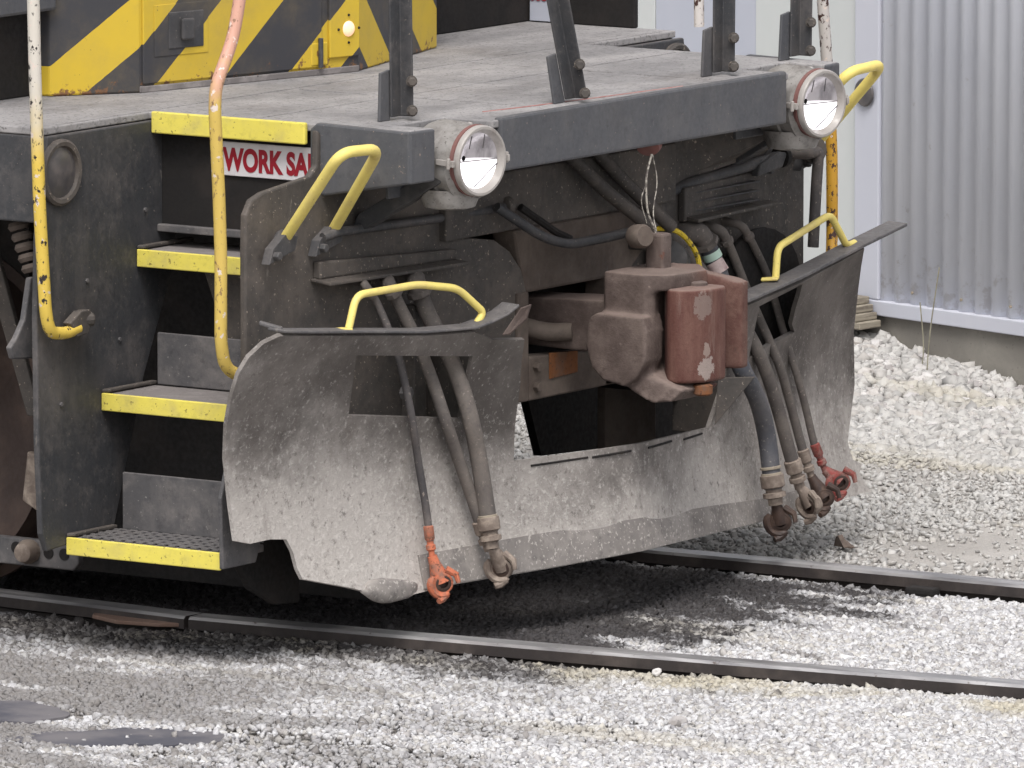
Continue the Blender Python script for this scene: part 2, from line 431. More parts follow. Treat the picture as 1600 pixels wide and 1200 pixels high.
# ------------------------------------------------------------------ mesh building helpers
class MB:
    def __init__(s):
        s.v, s.f, s.m = [], [], []
        s.cur = 0
    def add(s, vs, fs):
        o = len(s.v)
        s.v += [tuple(v) for v in vs]
        s.f += [tuple(i + o for i in f) for f in fs]
        s.m += [s.cur] * len(fs)
        return s
    def prism(s, poly, vec):
        n = len(poly)
        a = [Vector(p) for p in poly]
        b = [p + Vector(vec) for p in a]
        fs = [tuple(range(n - 1, -1, -1)), tuple(range(n, 2 * n))]
        fs += [(i, (i + 1) % n, n + (i + 1) % n, n + i) for i in range(n)]
        return s.add(a + b, fs)
    def box(s, x0, x1, y0, y1, z0, z1):
        return s.prism([(x0, y0, z0), (x1, y0, z0), (x1, y1, z0), (x0, y1, z0)], (0, 0, z1 - z0))
    def tube(s, pts, r, n=12, caps=True):
        pts = [Vector(p) for p in pts]
        m = len(pts)
        rr = r if isinstance(r, (list, tuple)) else [r] * m
        T = []
        for i in range(m):
            t = (pts[min(i + 1, m - 1)] - pts[max(i - 1, 0)])
            T.append(t.normalized())
        ref = Vector((0, 0, 1)) if abs(T[0].z) < .9 else Vector((1, 0, 0))
        u = T[0].cross(ref).normalized()
        vs, fs = [], []
        for i in range(m):
            u = (u - T[i] * u.dot(T[i])).normalized()
            w_ = T[i].cross(u)
            for k in range(n):
                a = 2 * math.pi * k / n
                vs.append(pts[i] + (u * math.cos(a) + w_ * math.sin(a)) * rr[i])
        for i in range(m - 1):
            for k in range(n):
                fs.append((i * n + k, i * n + (k + 1) % n, (i + 1) * n + (k + 1) % n, (i + 1) * n + k))
        if caps:
            fs.append(tuple(range(n - 1, -1, -1)))
            fs.append(tuple((m - 1) * n + k for k in range(n)))
        return s.add(vs, fs)
    def lathe(s, prof, org, axis, n=28, capa=False, capb=False):
        ax = Vector(axis).normalized()
        ref = Vector((0, 0, 1)) if abs(ax.z) < .9 else Vector((1, 0, 0))
        u = ax.cross(ref).normalized(); w_ = ax.cross(u)
        org = Vector(org)
        vs, fs = [], []
        for r_, h in prof:
            for k in range(n):
                a = 2 * math.pi * k / n
                vs.append(org + ax * h + (u * math.cos(a) + w_ * math.sin(a)) * r_)
        for i in range(len(prof) - 1):
            for k in range(n):
                fs.append((i * n + k, i * n + (k + 1) % n, (i + 1) * n + (k + 1) % n, (i + 1) * n + k))
        if capa: fs.append(tuple(range(n - 1, -1, -1)))
        if capb: fs.append(tuple((len(prof) - 1) * n + k for k in range(n)))
        return s.add(vs, fs)

def obj(name, mb, mat, parent=None, bevel=0.0, smooth=False, seg=2, label=None):
    me = bpy.data.meshes.new(name)
    me.from_pydata(mb.v, [], mb.f)
    mats = mat if isinstance(mat, (list, tuple)) else [mat]
    for m_ in mats:
        me.materials.append(M[m_])
    if len(mats) > 1:
        me.polygons.foreach_set('material_index', mb.m)
    bm = bmesh.new(); bm.from_mesh(me)
    bmesh.ops.recalc_face_normals(bm, faces=bm.faces)
    bm.to_mesh(me); bm.free()
    if smooth:
        for p_ in me.polygons:
            p_.use_smooth = len(p_.vertices) <= 4
        try:
            me.set_sharp_from_angle(angle=R(42))
        except Exception:
            pass
    o = bpy.data.objects.new(name, me)
    COL.objects.link(o)
    if parent:
        o.parent = parent
        o.matrix_parent_inverse = PINV.get(parent.name, Matrix())
    PINV[o.name] = PINV.get(parent.name, Matrix()) if False else Matrix()
    if bevel:
        b = o.modifiers.new('bevel', 'BEVEL')
        b.width = bevel; b.segments = seg; b.limit_method = 'ANGLE'; b.angle_limit = R(35)
        b.harden_normals = False
    if label:
        o['label'] = label
    return o
PINV = {}

def thing(name, label, cat, loc, group=None):
    o = bpy.data.objects.new(name, None)
    o.empty_display_size = .1
    o.location = loc
    COL.objects.link(o)
    o['label'] = label; o['category'] = cat
    if group: o['group'] = group
    PINV[o.name] = Matrix.Translation(Vector(loc)).inverted()
    return o
def tag(o, label, cat, group=None):
    o['label'] = label; o['category'] = cat
    if group: o['group'] = group
    return o

def catmull(pts, sub=6):
    p = [Vector(q) for q in pts]
    p = [p[0] * 2 - p[1]] + p + [p[-1] * 2 - p[-2]]
    out = []
    for i in range(1, len(p) - 2):
        for k in range(sub):
            t = k / sub
            a, b, c, d_ = p[i - 1], p[i], p[i + 1], p[i + 2]
            out.append(.5 * ((2 * b) + (c - a) * t + (2 * a - 5 * b + 4 * c - d_) * t * t + (3 * b - a - 3 * c + d_) * t ** 3))
    out.append(p[-2])
    return out
def fillet(pts, r, k=6):
    p = [Vector(q) for q in pts]
    out = [p[0]]
    for i in range(1, len(p) - 1):
        a, b, c = p[i - 1], p[i], p[i + 1]
        r1 = min(r, (a - b).length * .45, (c - b).length * .45)
        s_ = b + (a - b).normalized() * r1
        e = b + (c - b).normalized() * r1
        for j in range(k + 1):
            t = j / k
            out.append(s_ * (1 - t) ** 2 + b * 2 * t * (1 - t) + e * t * t)
    out.append(p[-1])
    return out
def bolt(mb, c, axis, r=.012, h=.012):
    mb.lathe([(r, -h * .3), (r, h), (r * .8, h * 1.15)], c, axis, 6, True, True)
    return mb
def mir(p):
    return (p[0], -p[1], p[2])

# ================================================================== SETTING
GZ = -.055
def ground_h(x, y):
    return GZ
g = MB(); g.add([(-300, -300, GZ - .012), (300, -300, GZ - .012), (300, 300, GZ - .012), (-300, 300, GZ - .012)], [(0, 1, 2, 3)])
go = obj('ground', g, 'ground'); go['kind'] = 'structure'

# ---- rails
NEAR = [(-9, -1.02), (-5, -.985), (-1.7, -.955), (-.95, -1.0)], [(-.94, -1.0), (-.3, -.945), (.4, -.868), (1.0, -.79), (1.75, -.68), (3.0, -.50), (7, .15)]
FAR = [(-9, .80), (-3, .84), (-.5, .862), (.1, .885), (.8, .905), (2.0, .97), (4, 1.12), (8, 1.5)]
def rail_strip(name, path, parent):
    prof = [(-.047, -.008), (-.038, 0), (.038, 0), (.047, -.008), (.047, -.038), (.010, -.050), (.010, -.115), (.07, -.128), (.07, -.15), (-.07, -.15), (-.07, -.128), (-.010, -.115), (-.010, -.050), (-.047, -.038)]
    pts = [Vector((a, b, 0)) for a, b in path]
    n = len(prof)
    vs, fs, ms = [], [], []
    for i, p in enumerate(pts):
        t = (pts[min(i + 1, len(pts) - 1)] - pts[max(i - 1, 0)]).normalized()
        s_ = Vector((-t.y, t.x, 0))
        for u_, h in prof:
            vs.append(p + s_ * u_ + Vector((0, 0, h)))
    mb = MB()
    mb.add(vs, [])
    for i in range(len(pts) - 1):
        for k in range(n):
            k2 = (k + 1) % n
            mb.f.append((i * n + k, i * n + k2, (i + 1) * n + k2, (i + 1) * n + k))
            mb.m.append(0 if k in (0, 1, 2) else (2 if k >= 6 and k <= 10 else 1))
    mb.f.append(tuple(range(n))); mb.m.append(1)
    mb.f.append(tuple((len(pts) - 1) * n + k for k in range(n))); mb.m.append(1)
    return obj(name, mb, ['railtop', 'railside', 'railbase'], parent)
nr = thing('rail', 'near steel rail running along the whole foreground gravel, with a joint', 'rail', (0, -.9, 0), 'rails of the track')
rail_strip('rail_section', NEAR[0], nr)
rail_strip('rail_section', NEAR[1], nr)
j = MB()
j.prism([(-1.33, -.975, -.034), (-1.0, -1.0, -.034), (-.97, -1.045, -.034), (-1.02, -1.08, -.034), (-1.16, -1.105, -.034), (-1.28, -1.06, -.034)], (0, 0, .012))
obj('joint_plate', j, 'railbase', nr, .003, label='brown rusty plate beside the rail joint')
fr_ = thing('rail', 'far steel rail emerging from behind the plow on the right', 'rail', (0, .87, 0), 'rails of the track')
rail_strip('rail_section', FAR, fr_)
c_ = MB(); c_.box(.42, .52, .785, .835, -.052, -.026); obj('rail_clip', c_, 'dark', fr_, .008)

# ---- scattered stones (uncountable)
def interp_path(path, x):
    xs = [p[0] for p in path]; ys = [p[1] for p in path]
    return np.interp(x, xs, ys)
CUBE = np.array([(-1, -1, -1), (1, -1, -1), (1, 1, -1), (-1, 1, -1), (-1, -1, 1), (1, -1, 1), (1, 1, 1), (-1, 1, 1)], float)
CUBEF = np.array([(0, 3, 2), (0, 2, 1), (4, 5, 6), (4, 6, 7), (0, 1, 5), (0, 5, 4), (1, 2, 6), (1, 6, 5), (2, 3, 7), (2, 7, 6), (3, 0, 4), (3, 4, 7)])
def stones(name, P, size, flat, mat, label, cat):
    n = len(P)
    S = size[:, None, None]
    V = CUBE[None] * (1 + rng.uniform(-.38, .38, (n, 8, 3)))
    V[:, 4:, :2] *= rng.uniform(.45, .9, (n, 1, 1))
    V *= np.stack([rng.uniform(.75, 1.25, n), rng.uniform(.55, .95, n), rng.uniform(.5, .85, n) * flat], 1)[:, None, :]
    q = rng.normal(0, 1, (n, 4)); q[:, 1:3] *= .38; q /= np.linalg.norm(q, axis=1)[:, None]
    w_, x_, y_, z_ = q.T
    Rm = np.stack([1 - 2 * (y_ * y_ + z_ * z_), 2 * (x_ * y_ - z_ * w_), 2 * (x_ * z_ + y_ * w_),
                   2 * (x_ * y_ + z_ * w_), 1 - 2 * (x_ * x_ + z_ * z_), 2 * (y_ * z_ - x_ * w_),
                   2 * (x_ * z_ - y_ * w_), 2 * (y_ * z_ + x_ * w_), 1 - 2 * (x_ * x_ + y_ * y_)], 1).reshape(n, 3, 3)
    V = np.einsum('nij,nkj->nki', Rm, V) * S * .5 + P[:, None, :]
    me = bpy.data.meshes.new(name)
    me.vertices.add(n * 8); me.vertices.foreach_set('co', V.reshape(-1))
    F = (CUBEF[None] + (np.arange(n) * 8)[:, None, None]).reshape(-1)
    me.loops.add(len(F)); me.loops.foreach_set('vertex_index', F.astype(np.int32))
    me.polygons.add(n * 12)
    me.polygons.foreach_set('loop_start', np.arange(0, n * 36, 3, dtype=np.int32))
    me.update(calc_edges=True)
    me.polygons.foreach_set('use_smooth', np.ones(n * 12, dtype=bool))
    me.materials.append(M[mat])
    o = bpy.data.objects.new(name, me); COL.objects.link(o)
    o['kind'] = 'stuff'; o['label'] = label; o['category'] = cat
    return o
# the strip of ground the photograph looks along, and a margin round it
fwd = np.array([-math.sin(R(34.09)), math.cos(R(34.09))]); rgt = np.array([math.cos(R(34.09)), math.sin(R(34.09))])
def scatter(n, s0, s1, t0, t1):
    s_ = rng.uniform(s0, s1, n); t_ = rng.uniform(t0, t1, n)
    xy = np.outer(s_, rgt) + np.outer(t_, fwd)
    return xy
xy = scatter(235000, -1.95, 2.0, -2.7, 1.75)
x, y = xy.T
yn = np.where(x < -.945, interp_path(NEAR[0], x), interp_path(NEAR[1], x)); yf = interp_path(FAR, x)
# bare trodden patches toward the viewer, full ballast along the track
nz = np.array([mnoise.noise((a * 1.1, b * 1.5, 3.1)) for a, b in xy[::1]]) if False else np.sin(x * 2.1 + 1.3 * np.sin(y * 1.7)) * np.cos(y * 1.9 + .7 * np.sin(x * 2.9))
dens = np.where(y < yn - .75, .72 + .35 * nz, 1.0)
dens = np.where((y < -2.35) , .42 + .5 * nz, dens)
dens = np.where(y > yf + .10, 0.0, dens)
keep = (rng.uniform(0, 1, len(x)) < dens) & (np.abs(y - yn) > .055) & (np.abs(y - yf) > .055)
keep &= ~((x < -1.6) & (y > -.3))
# the plate by the rail joint and the wet patches stay clear
keep &= ~((x > -1.31) & (x < -.99) & (y > -1.09) & (y < -.95))
def in_ell(cx, cy, ax, ay, rot=0.0):
    ca, sa = math.cos(rot), math.sin(rot)
    u_ = (x - cx) * ca + (y - cy) * sa; v_ = -(x - cx) * sa + (y - cy) * ca
    return (u_ / ax) ** 2 + (v_ / ay) ** 2 < 1 - .35 * np.abs(nz)
keep &= ~(in_ell(.01, -2.65, .31, .16, .55) & (rng.uniform(0, 1, len(x)) < .975))
keep &= ~(in_ell(-.55, -2.47, .25, .14, .4) & (rng.uniform(0, 1, len(x)) < .86))
x, y = x[keep], y[keep]
yn, yf = yn[keep], yf[keep]
sz = rng.gamma(9, .00165, len(x)).clip(.007, .030)
z = np.full(len(x), GZ) + sz * .10
shoulder = np.clip(1 - np.abs(y - yn) / .22, 0, 1)
z = z + np.where(y < yn, .010, .004) * shoulder + .010 * np.sin(x * 3.1) * np.cos(y * 2.7)
z = np.minimum(z, np.where(np.minimum(np.abs(y - yn), np.abs(y - yf)) < .075, -.048, 1))
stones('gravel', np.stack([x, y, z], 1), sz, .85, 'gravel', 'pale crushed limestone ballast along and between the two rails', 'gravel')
xy = scatter(60000, -1.0, 2.0, .2, 5.8)
x, y = xy.T
yf = interp_path(FAR, x)
nz = np.sin(x * 3.1 + 1.7 * np.sin(y * 1.3)) * np.cos(y * 1.6 + .9 * np.sin(x * 2.3))
keep = (y > yf + .05) & (rng.uniform(0, 1, len(x)) < .50 + .45 * nz) & (y < 4.6)
x, y = x[keep], y[keep]
sz = rng.gamma(6, .0027, len(x)).clip(.007, .036)
stones('yard_gravel', np.stack([x, y, np.full(len(x), GZ) - .008 + sz * .0], 1), sz, .55, 'yard_stone', 'trodden tan and grey gravel between the far rail and the metal building', 'gravel')

# ---- wet patches
def patch(name, pts, label):
    mb = MB()
    P_ = catmull([(a, b, 0) for a, b in pts] + [(pts[0][0], pts[0][1], 0)], 14)[:-1]
    def wv(p, k):
        return .045 * mnoise.noise(p * 6 + Vector((k, 0, 0))) + .025 * mnoise.noise(p * 17 + Vector((k, 3, 0))) + .010 * mnoise.noise(p * 50 + Vector((k, 5, 0)))
    mb.prism([(p.x + wv(p, 0), p.y + wv(p, 9), GZ - .004) for p in P_], (0, 0, .009))
    o = obj(name, mb, 'puddle')
    return tag(o, label, 'mud patch')
patch('mud_patch', [(-.32, -2.86), (-.24, -2.68), (-.10, -2.50), (.10, -2.42), (.27, -2.45), (.24, -2.58), (.08, -2.74), (-.10, -2.88)], 'larger slate-grey wet patch in the gravel at the bottom left')
patch('mud_patch', [(-.75, -2.52), (-.68, -2.33), (-.55, -2.33), (-.40, -2.37), (-.37, -2.53), (-.46, -2.62), (-.62, -2.64)], 'smaller broken dark wet patch at the left picture edge')

# ---- single pale stones and scraps that stand out
def rock_mesh(name, seed, sub=2):
    bm = bmesh.new()
    bmesh.ops.create_icosphere(bm, subdivisions=sub, radius=1)
    for v in bm.verts:
        n_ = mnoise.noise(v.co * 1.3 + Vector((seed * 7.1, seed * 3.3, 0)))
        n2 = mnoise.noise(v.co * 3.1 + Vector((seed, 0, seed * 5)))
        v.co *= 1 + .42 * n_ + .13 * n2
        v.co.z *= .68
    me = bpy.data.meshes.new(name); bm.to_mesh(me); bm.free()
    me.materials.append(M['stone'])
    return me
RM = [rock_mesh('stone', k, 2) for k in range(6)]
def put_rock(name, k, loc, s, rz, parent=None):
    o = bpy.data.objects.new(name, RM[k % 6]); COL.objects.link(o)
    o.location = loc; o.scale = (s, s * .8, s); o.rotation_euler = (random.uniform(-.35, .35), random.uniform(-.35, .35), rz)
    if parent:
        o.parent = parent
    return o
o = put_rock('stone', 1, (1.16, -1.05 - .55, GZ + .008), .030, .4); tag(o, 'largest white lump of limestone on the gravel in front of the near rail', 'stone')
o = put_rock('stone', 3, (.66, -.945, GZ + .022), .016, 1.4); tag(o, 'small bright white stone leaning against the near rail', 'stone')
lf = MB(); lf.prism([(-.30, 1.52, GZ), (-.22, 1.50, GZ), (-.23, 1.47, GZ + .006), (-.265, 1.49, GZ + .04), (-.28, 1.50, GZ + .034)], (.008, .014, .004))
tag(obj('scrap', lf, 'leaf', None, .002), 'small upright brown scrap lying on the yard gravel beyond the far rail', 'scrap')

# ---- bank of bigger stones against the building
WA = math.atan2(-.2, .725)                      # direction of the building's long wall
WO = Vector((-2.344, 5.022, 0)); WD = Vector((math.cos(WA), math.sin(WA), 0)); WN = Vector((math.sin(WA), -math.cos(WA), 0))  # outward to the track
def wp(s_, out, z_):
    p = WO + WD * s_ + WN * out
    return Vector((p.x, p.y, z_))
def bank_z(s_, out):
    top = .075 - .13 * (s_ + .05) if s_ < 1.2 else -.09
    top = max(min(top, .09), -.045)
    k_ = min(max(out / 1.25, 0), 1)
    return top * (1 - k_ ** 1.4) + (GZ - .02) * k_ ** 1.4
bk = MB()
NS, NO = 40, 10
for i in range(NS + 1):
    for k in range(NO + 1):
        s_ = -3.0 + 6.0 * i / NS; out = -.02 + 1.35 * k / NO
        bk.v.append(tuple(wp(s_, out, bank_z(s_, out) - .012)))
for i in range(NS):
    for k in range(NO):
        a = i * (NO + 1) + k
        bk.f.append((a, a + 1, a + NO + 2, a + NO + 1)); bk.m.append(0)
bank = obj('stone_bank', bk, 'ground'); bank['kind'] = 'structure'
cnt = 0
while cnt < 300:
    s_ = random.uniform(-.45, 1.5); out = random.uniform(.03, 1.0)
    if random.random() < max(0, (out - .75)) * 1.6: continue
    s0 = random.uniform(.013, .030) * (1.1 if out < .7 else .8)
    put_rock('stone', cnt, wp(s_, out, bank_z(s_, out) + s0 * .18), s0, random.uniform(0, 6.28), bank)
    cnt += 1
n = 12500
ss = rng.uniform(-.9, 3.1, n); oo = rng.uniform(.0, 1.3, n)
P = np.array([tuple(wp(a, b, bank_z(a, b) + .002)) for a, b in zip(ss, oo)])
b2 = stones('small_stones', P, rng.gamma(7, .0048, n).clip(.012, .055), .85, 'yard_stone', 'x', 'x')
b2.parent = bank
del b2['label']; del b2['category']

# ================================================================== METAL BUILDING
bd = thing('metal_building', 'grey corrugated metal building on a concrete foundation at the right', 'building', tuple(wp(0, 0, 0)))
def wbox(mb, s0, s1, o0, o1, z0, z1):
    p = [wp(s0, o0, z0), wp(s1, o0, z0), wp(s1, o1, z0), wp(s0, o1, z0)]
    return mb.prism(p, (0, 0, z1 - z0))
HT = 4.2
f_ = MB(); wbox(f_, -9, 9, -.4, -.015, -.4, .149); obj('foundation', f_, 'concrete', bd, .006)
f_ = MB(); wbox(f_, -.115, 9, -.05, .012, .150, .203); obj('base_flashing', f_, 'trim', bd, .004)
# corrugated sheets, each about 0.84 m of cover
pitch, amp = .0826, .0105
s_ = .016; idx = 0
while s_ < 8.0:
    mb = MB()
    nper = 10
    npt = nper * 8
    for i in range(npt + 1):
        a = s_ + i * pitch / 8
        ph = 2 * math.pi * (i / 8)
        o_ = -.016 + amp * math.cos(ph) * (1.0 if abs(math.cos(ph)) > 0 else 1) + (.0015 if idx % 2 else 0)
        mb.v.append(tuple(wp(a, o_, .204))); mb.v.append(tuple(wp(a, o_, HT)))
    for i in range(npt):
        mb.f.append((2 * i, 2 * i + 2, 2 * i + 3, 2 * i + 1)); mb.m.append(0)
    o = obj('corrugated_sheet', mb, 'siding', bd, smooth=True)
    sm = o.modifiers.new('solid', 'SOLIDIFY'); sm.thickness = .002
    s_ += nper * pitch - .004; idx += 1
for a in (.18, .43, .68, .93, 1.18):
    sb = MB(); bolt(sb, wp(a, -.006, .245), WN, .006, .005); obj('siding_screw', sb, 'galv', bd)
# corner post, gap and the big flat sliding door to the left
f_ = MB(); wbox(f_, -.112, .014, -.05, .008, .204, HT); obj('corner_trim', f_, 'trim', bd, .005)
f_ = MB(); wbox(f_, -.66, -.135, -.05, -.018, .16, HT); obj('door_panel', f_, 'door', bd, .003, label='pale grey flat door panel behind the engine')
f_ = MB(); wbox(f_, -1.2, -.664, -.05, -.022, .16, HT); obj('door_panel', f_, 'door2', bd, .003, label='blue-grey flat door panel behind the engine deck')
for a in (-1.8, -2.4, -3.0, -3.6):
    f_ = MB(); wbox(f_, a, a + .596, -.05, -.020, .16, HT); obj('door_panel', f_, 'door', bd, .003)
f_ = MB(); wbox(f_, -9, -3.604, -.05, -.02, .157, HT); obj('wall_panel', f_, 'siding', bd)
f_ = MB(); wbox(f_, -9, 9, -6, -.052, .10, HT); obj('inner_wall', f_, 'dark', bd)
f_ = MB(); wbox(f_, -9.2, 9.2, -6.2, .2, HT, HT + .15); obj('roof', f_, 'trim', bd)
hk = MB(); hk.lathe([(.001, 0), (.045, .003), (.05, .006), (.045, .012), (.001, .016)], wp(-.05, .012, .93), WN, 20)
obj('wall_bracket', hk, 'marker', bd, smooth=True)
# weathered timber end leaning out under the corner
wb = MB()
for k in range(4):
    z0 = .112 + .026 * k
    wb.prism([wp(-.32, .02, z0), wp(.045 - .02 * k, .02, z0 + .002), wp(.055 - .022 * k, .13, z0), wp(-.32, .13, z0)], (0, 0, .0245))
tag(obj('timber_end', wb, 'wood', None, .003), 'splintered grey timber end at the foot of the building corner', 'timber')
for pts, lb in (([(-1.985, 4.74, -.01), (-1.975, 4.74, .10), (-1.99, 4.74, .25)], 'straight thin dry weed stalk against the foundation, left of the pair'),
                ([(-1.95, 4.72, -.01), (-1.935, 4.72, .16), (-1.90, 4.72, .38)], 'taller leaning dry weed stalk against the foundation')):
    mb = MB(); mb.tube(catmull(pts, 4), [.0022] * 9, 6)
    tag(obj('weed_stalk', mb, 'stalk'), lb, 'weed')

# ================================================================== LOCOMOTIVE
L = thing('locomotive', 'dusty black switcher locomotive end with snow plow, yellow handles and striped nose', 'locomotive', (-1.6, 0, 0))
DZ = 1.514

# ---- deck
pl = [(-.985, -1.69), (-.985, -1.16), (-.39, -1.16), (-.06, -1.155), (-.045, -1.052), (-.185, -1.052), (-.185, -.80), (-.012, -.80), (-.012, .80), (-.185, .80), (-.185, 1.052), (-.045, 1.052), (-.06, 1.155), (-.96, 1.16), (-.985, 1.16), (-.985, 1.66), (-3.2, 1.66), (-3.2, -1.69)]
mb = MB(); mb.prism([(a, b, DZ - .022) for a, b in pl], (0, 0, .022))
deck = obj('deck', mb, 'deck', L, .004)
# plate seams and weld lines on the deck
mb = MB()
for (x0, y0, x1, y1) in ((-.62, -1.1, -.62, 1.1), (-.97, -.42, -.10, -.42), (-.97, .5, -.10, .5), (-1.0, -1.6, -1.0, 1.6)):
    dx, dy = (x1 - x0), (y1 - y0); l_ = math.hypot(dx, dy); nx, ny = -dy / l_ * .0022, dx / l_ * .0022
    mb.prism([(x0 + nx, y0 + ny, DZ - .001), (x1 + nx, y1 + ny, DZ - .001), (x1 - nx, y1 - ny, DZ - .001), (x0 - nx, y0 - ny, DZ - .001)], (0, 0, .0025))
obj('deck_seam', mb, 'deck', deck)
mb = MB()
mb.tube(catmull([(-.17, -.62, DZ), (-.135, -.42, DZ + .001), (-.12, -.24, DZ), (-.10, -.1, DZ + .001), (-.085, .12, DZ), (-.07, .3, DZ)], 5), .0028, 6)
obj('weld_line', mb, 'weld', deck)

# ---- end beam
mb = MB(); mb.box(-.030, 0, -.77, .775, 1.362, 1.522); beam = obj('end_beam', mb, 'beam', L, .008)
for sg in (-1, 1):
    mb = MB(); mb.prism([(-.040, sg * 1.055, 1.360), (-.055, sg * 1.16, 1.358), (-.055, sg * 1.16, 1.512), (-.040, sg * 1.055, 1.513)], (-.028, 0, 0))
    obj('beam_corner_plate', mb, 'beam', beam, .006)
    mb = MB(); mb.box(-.20, -.188, min(sg * .78, sg * 1.08), max(sg * .78, sg * 1.08), 1.30, 1.511); obj('lamp_recess_plate', mb, 'beam', beam, .003)
    mb = MB(); mb.box(-.186, -.032, min(sg * .782, sg * .797), max(sg * .782, sg * .797), 1.365, 1.510); obj('lamp_recess_cheek', mb, 'beam', beam, .003)
    mb = MB(); mb.prism([(-.057, sg * 1.163, 1.359), (-.36, sg * 1.163, 1.306), (-.395, sg * 1.163, 1.312), (-.41, sg * 1.163, 1.345), (-.41, sg * 1.163, 1.50), (-.385, sg * 1.163, 1.519), (-.057, sg * 1.163, 1.511)], (0, -sg * .022, 0))
    obj('beam_side_plate', mb, 'beam', beam, .007)
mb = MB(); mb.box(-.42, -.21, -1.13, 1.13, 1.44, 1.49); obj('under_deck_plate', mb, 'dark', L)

# ---- pilot plate (rear of the step wells, bent slightly forward towards the middle)
def ppx(y_):                      # plan sweep of the pilot plate
    return -.40 + .085 * (1.5 - abs(y_))
def pilot(sg):
    out = [(1.175, 1.50), (1.18, 1.395), (1.21, 1.368), (1.42, 1.340), (1.47, 1.322), (1.497, 1.28), (1.50, 1.20), (1.50, .62), (1.47, .36), (1.20, .33), (.9, .45), (.22, .62), (.21, .93), (.235, 1.00), (.29, 1.06), (.36, 1.10), (.50, 1.12), (.60, 1.30), (.60, 1.44), (1.10, 1.44)]
    mb = MB()
    n_ = len(out)
    a = [(ppx(y_), sg * y_, z_) for y_, z_ in out]
    b = [(ppx(y_) - .022, sg * y_, z_) for y_, z_ in out]
    mb.add(a + b, [tuple(range(n_)), tuple(range(2 * n_ - 1, n_ - 1, -1))] + [(i, (i + 1) % n_, n_ + (i + 1) % n_, n_ + i) for i in range(n_)])
    return obj('pilot_plate', mb, 'black_brown', L, .006)
ppl = pilot(-1); ppr = pilot(1)
# thin slotted angle above the manifolds
for sg in (-1, 1):
    mb = MB()
    y0, y1 = (1.20, .57) if sg < 0 else (.67, 1.20)
    a0, a1 = (1.075, 1.115) if sg < 0 else (1.045, 1.075)
    mb.prism([(ppx(y0), sg * y0, 1.065 if sg < 0 else 1.05), (ppx(y1), sg * y1, 1.065 if sg < 0 else 1.05), (ppx(y1), sg * y1, 1.095 if sg < 0 else 1.16), (ppx(y0), sg * y0, 1.118 if sg < 0 else 1.155)], (.028, 0, 0))
    m0 = obj('hose_manifold_bracket', mb, 'black_brown', L, .006)
    mb = MB()
    mb.prism([(ppx(y0), sg * (y0 + .01), 1.058), (ppx(y1), sg * y1, 1.058), (ppx(y1) + .07, sg * y1, 1.050), (ppx(y0) + .07, sg * (y0 + .01), 1.050)], (0, 0, .010))
    obj('bracket_flange', mb, 'black_brown', m0, .003)
    if sg > 0:
        for k in range(3):
            mb = MB(); mb.box(ppx(.9) + .010, ppx(.9) + .042, .70, 1.10, 1.075 + k * .028, 1.080 + k * .028)
            obj('bracket_rib', mb, 'black', m0, .002)

# gusset braces from pilot plate to end beam
for sg in (-1, 1):
    for yy in (1.02,):
        mb = MB(); mb.prism([(-.36, sg * yy, 1.20), (-.34, sg * yy, 1.24), (-.06, sg * yy, 1.40), (-.04, sg * yy, 1.355), (-.33, sg * yy, 1.19)], (0, -sg * .05, 0))
        obj('diagonal_brace', mb, 'black', L, .004)
mb = MB(); mb.prism([(-.34, .72, 1.17), (-.33, .72, 1.36), (-.06, 1.10, 1.36), (-.30, 1.10, 1.22)], (-.02, .01, 0)); obj('corner_gusset', mb, 'black_brown', L, .003)

# ---- central striker casting and draft pocket
mb = MB()
mb.prism([(-.292, -.215, .925), (-.292, .34, .925), (-.292, .44, 1.0), (-.292, .44, 1.12), (-.292, -.27, 1.12), (-.292, -.235, 1.0)], (-.09, 0, 0))
st = obj('striker_casting', mb, 'brown', L, .01)
mb = MB(); mb.box(-.42, -.30, -.62, .62, 1.12, 1.30); obj('striker_upper_web', mb, 'black_brown', st, .006)
mb = MB(); mb.box(-.44, -.36, -.60, .60, 1.30, 1.44); obj('striker_top_web', mb, 'dark', st)
for sg in (-1, 1):
    mb = MB(); mb.box(-.36, -.285, sg * .235 - .03, sg * .235 + .03, .60, .93); obj('pocket_cheek', mb, 'brown', st, .006)
mb = MB(); mb.prism([(-.285, -.205, .60), (-.285, .42, .60), (-.285, .42, .70), (-.285, -.205, .735)], (-.06, 0, 0)); yk = obj('coupler_carrier', mb, 'brown', L, .006)
mb = MB(); mb.prism([(-.280, -.10, .655), (-.280, .05, .66), (-.280, .05, .725), (-.280, -.10, .735)], (-.006, 0, 0)); obj('rust_patch_plate', mb, 'orange_rust', yk, .002, label='bright orange rusted carrier liner')
for zz in (.64, .70):
    mb = MB(); bolt(mb, (-.284, -.17, zz), (1, 0, 0), .016, .015); obj('bolt', mb, 'brown', yk)
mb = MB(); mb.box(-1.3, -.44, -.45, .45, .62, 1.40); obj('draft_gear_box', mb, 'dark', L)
mb = MB(); mb.tube(catmull([(-.36, -.19, .83), (-.29, -.11, .80), (-.22, -.07, .80)], 4), .028, 10); obj('draft_lug', mb, 'brown', L, smooth=True)

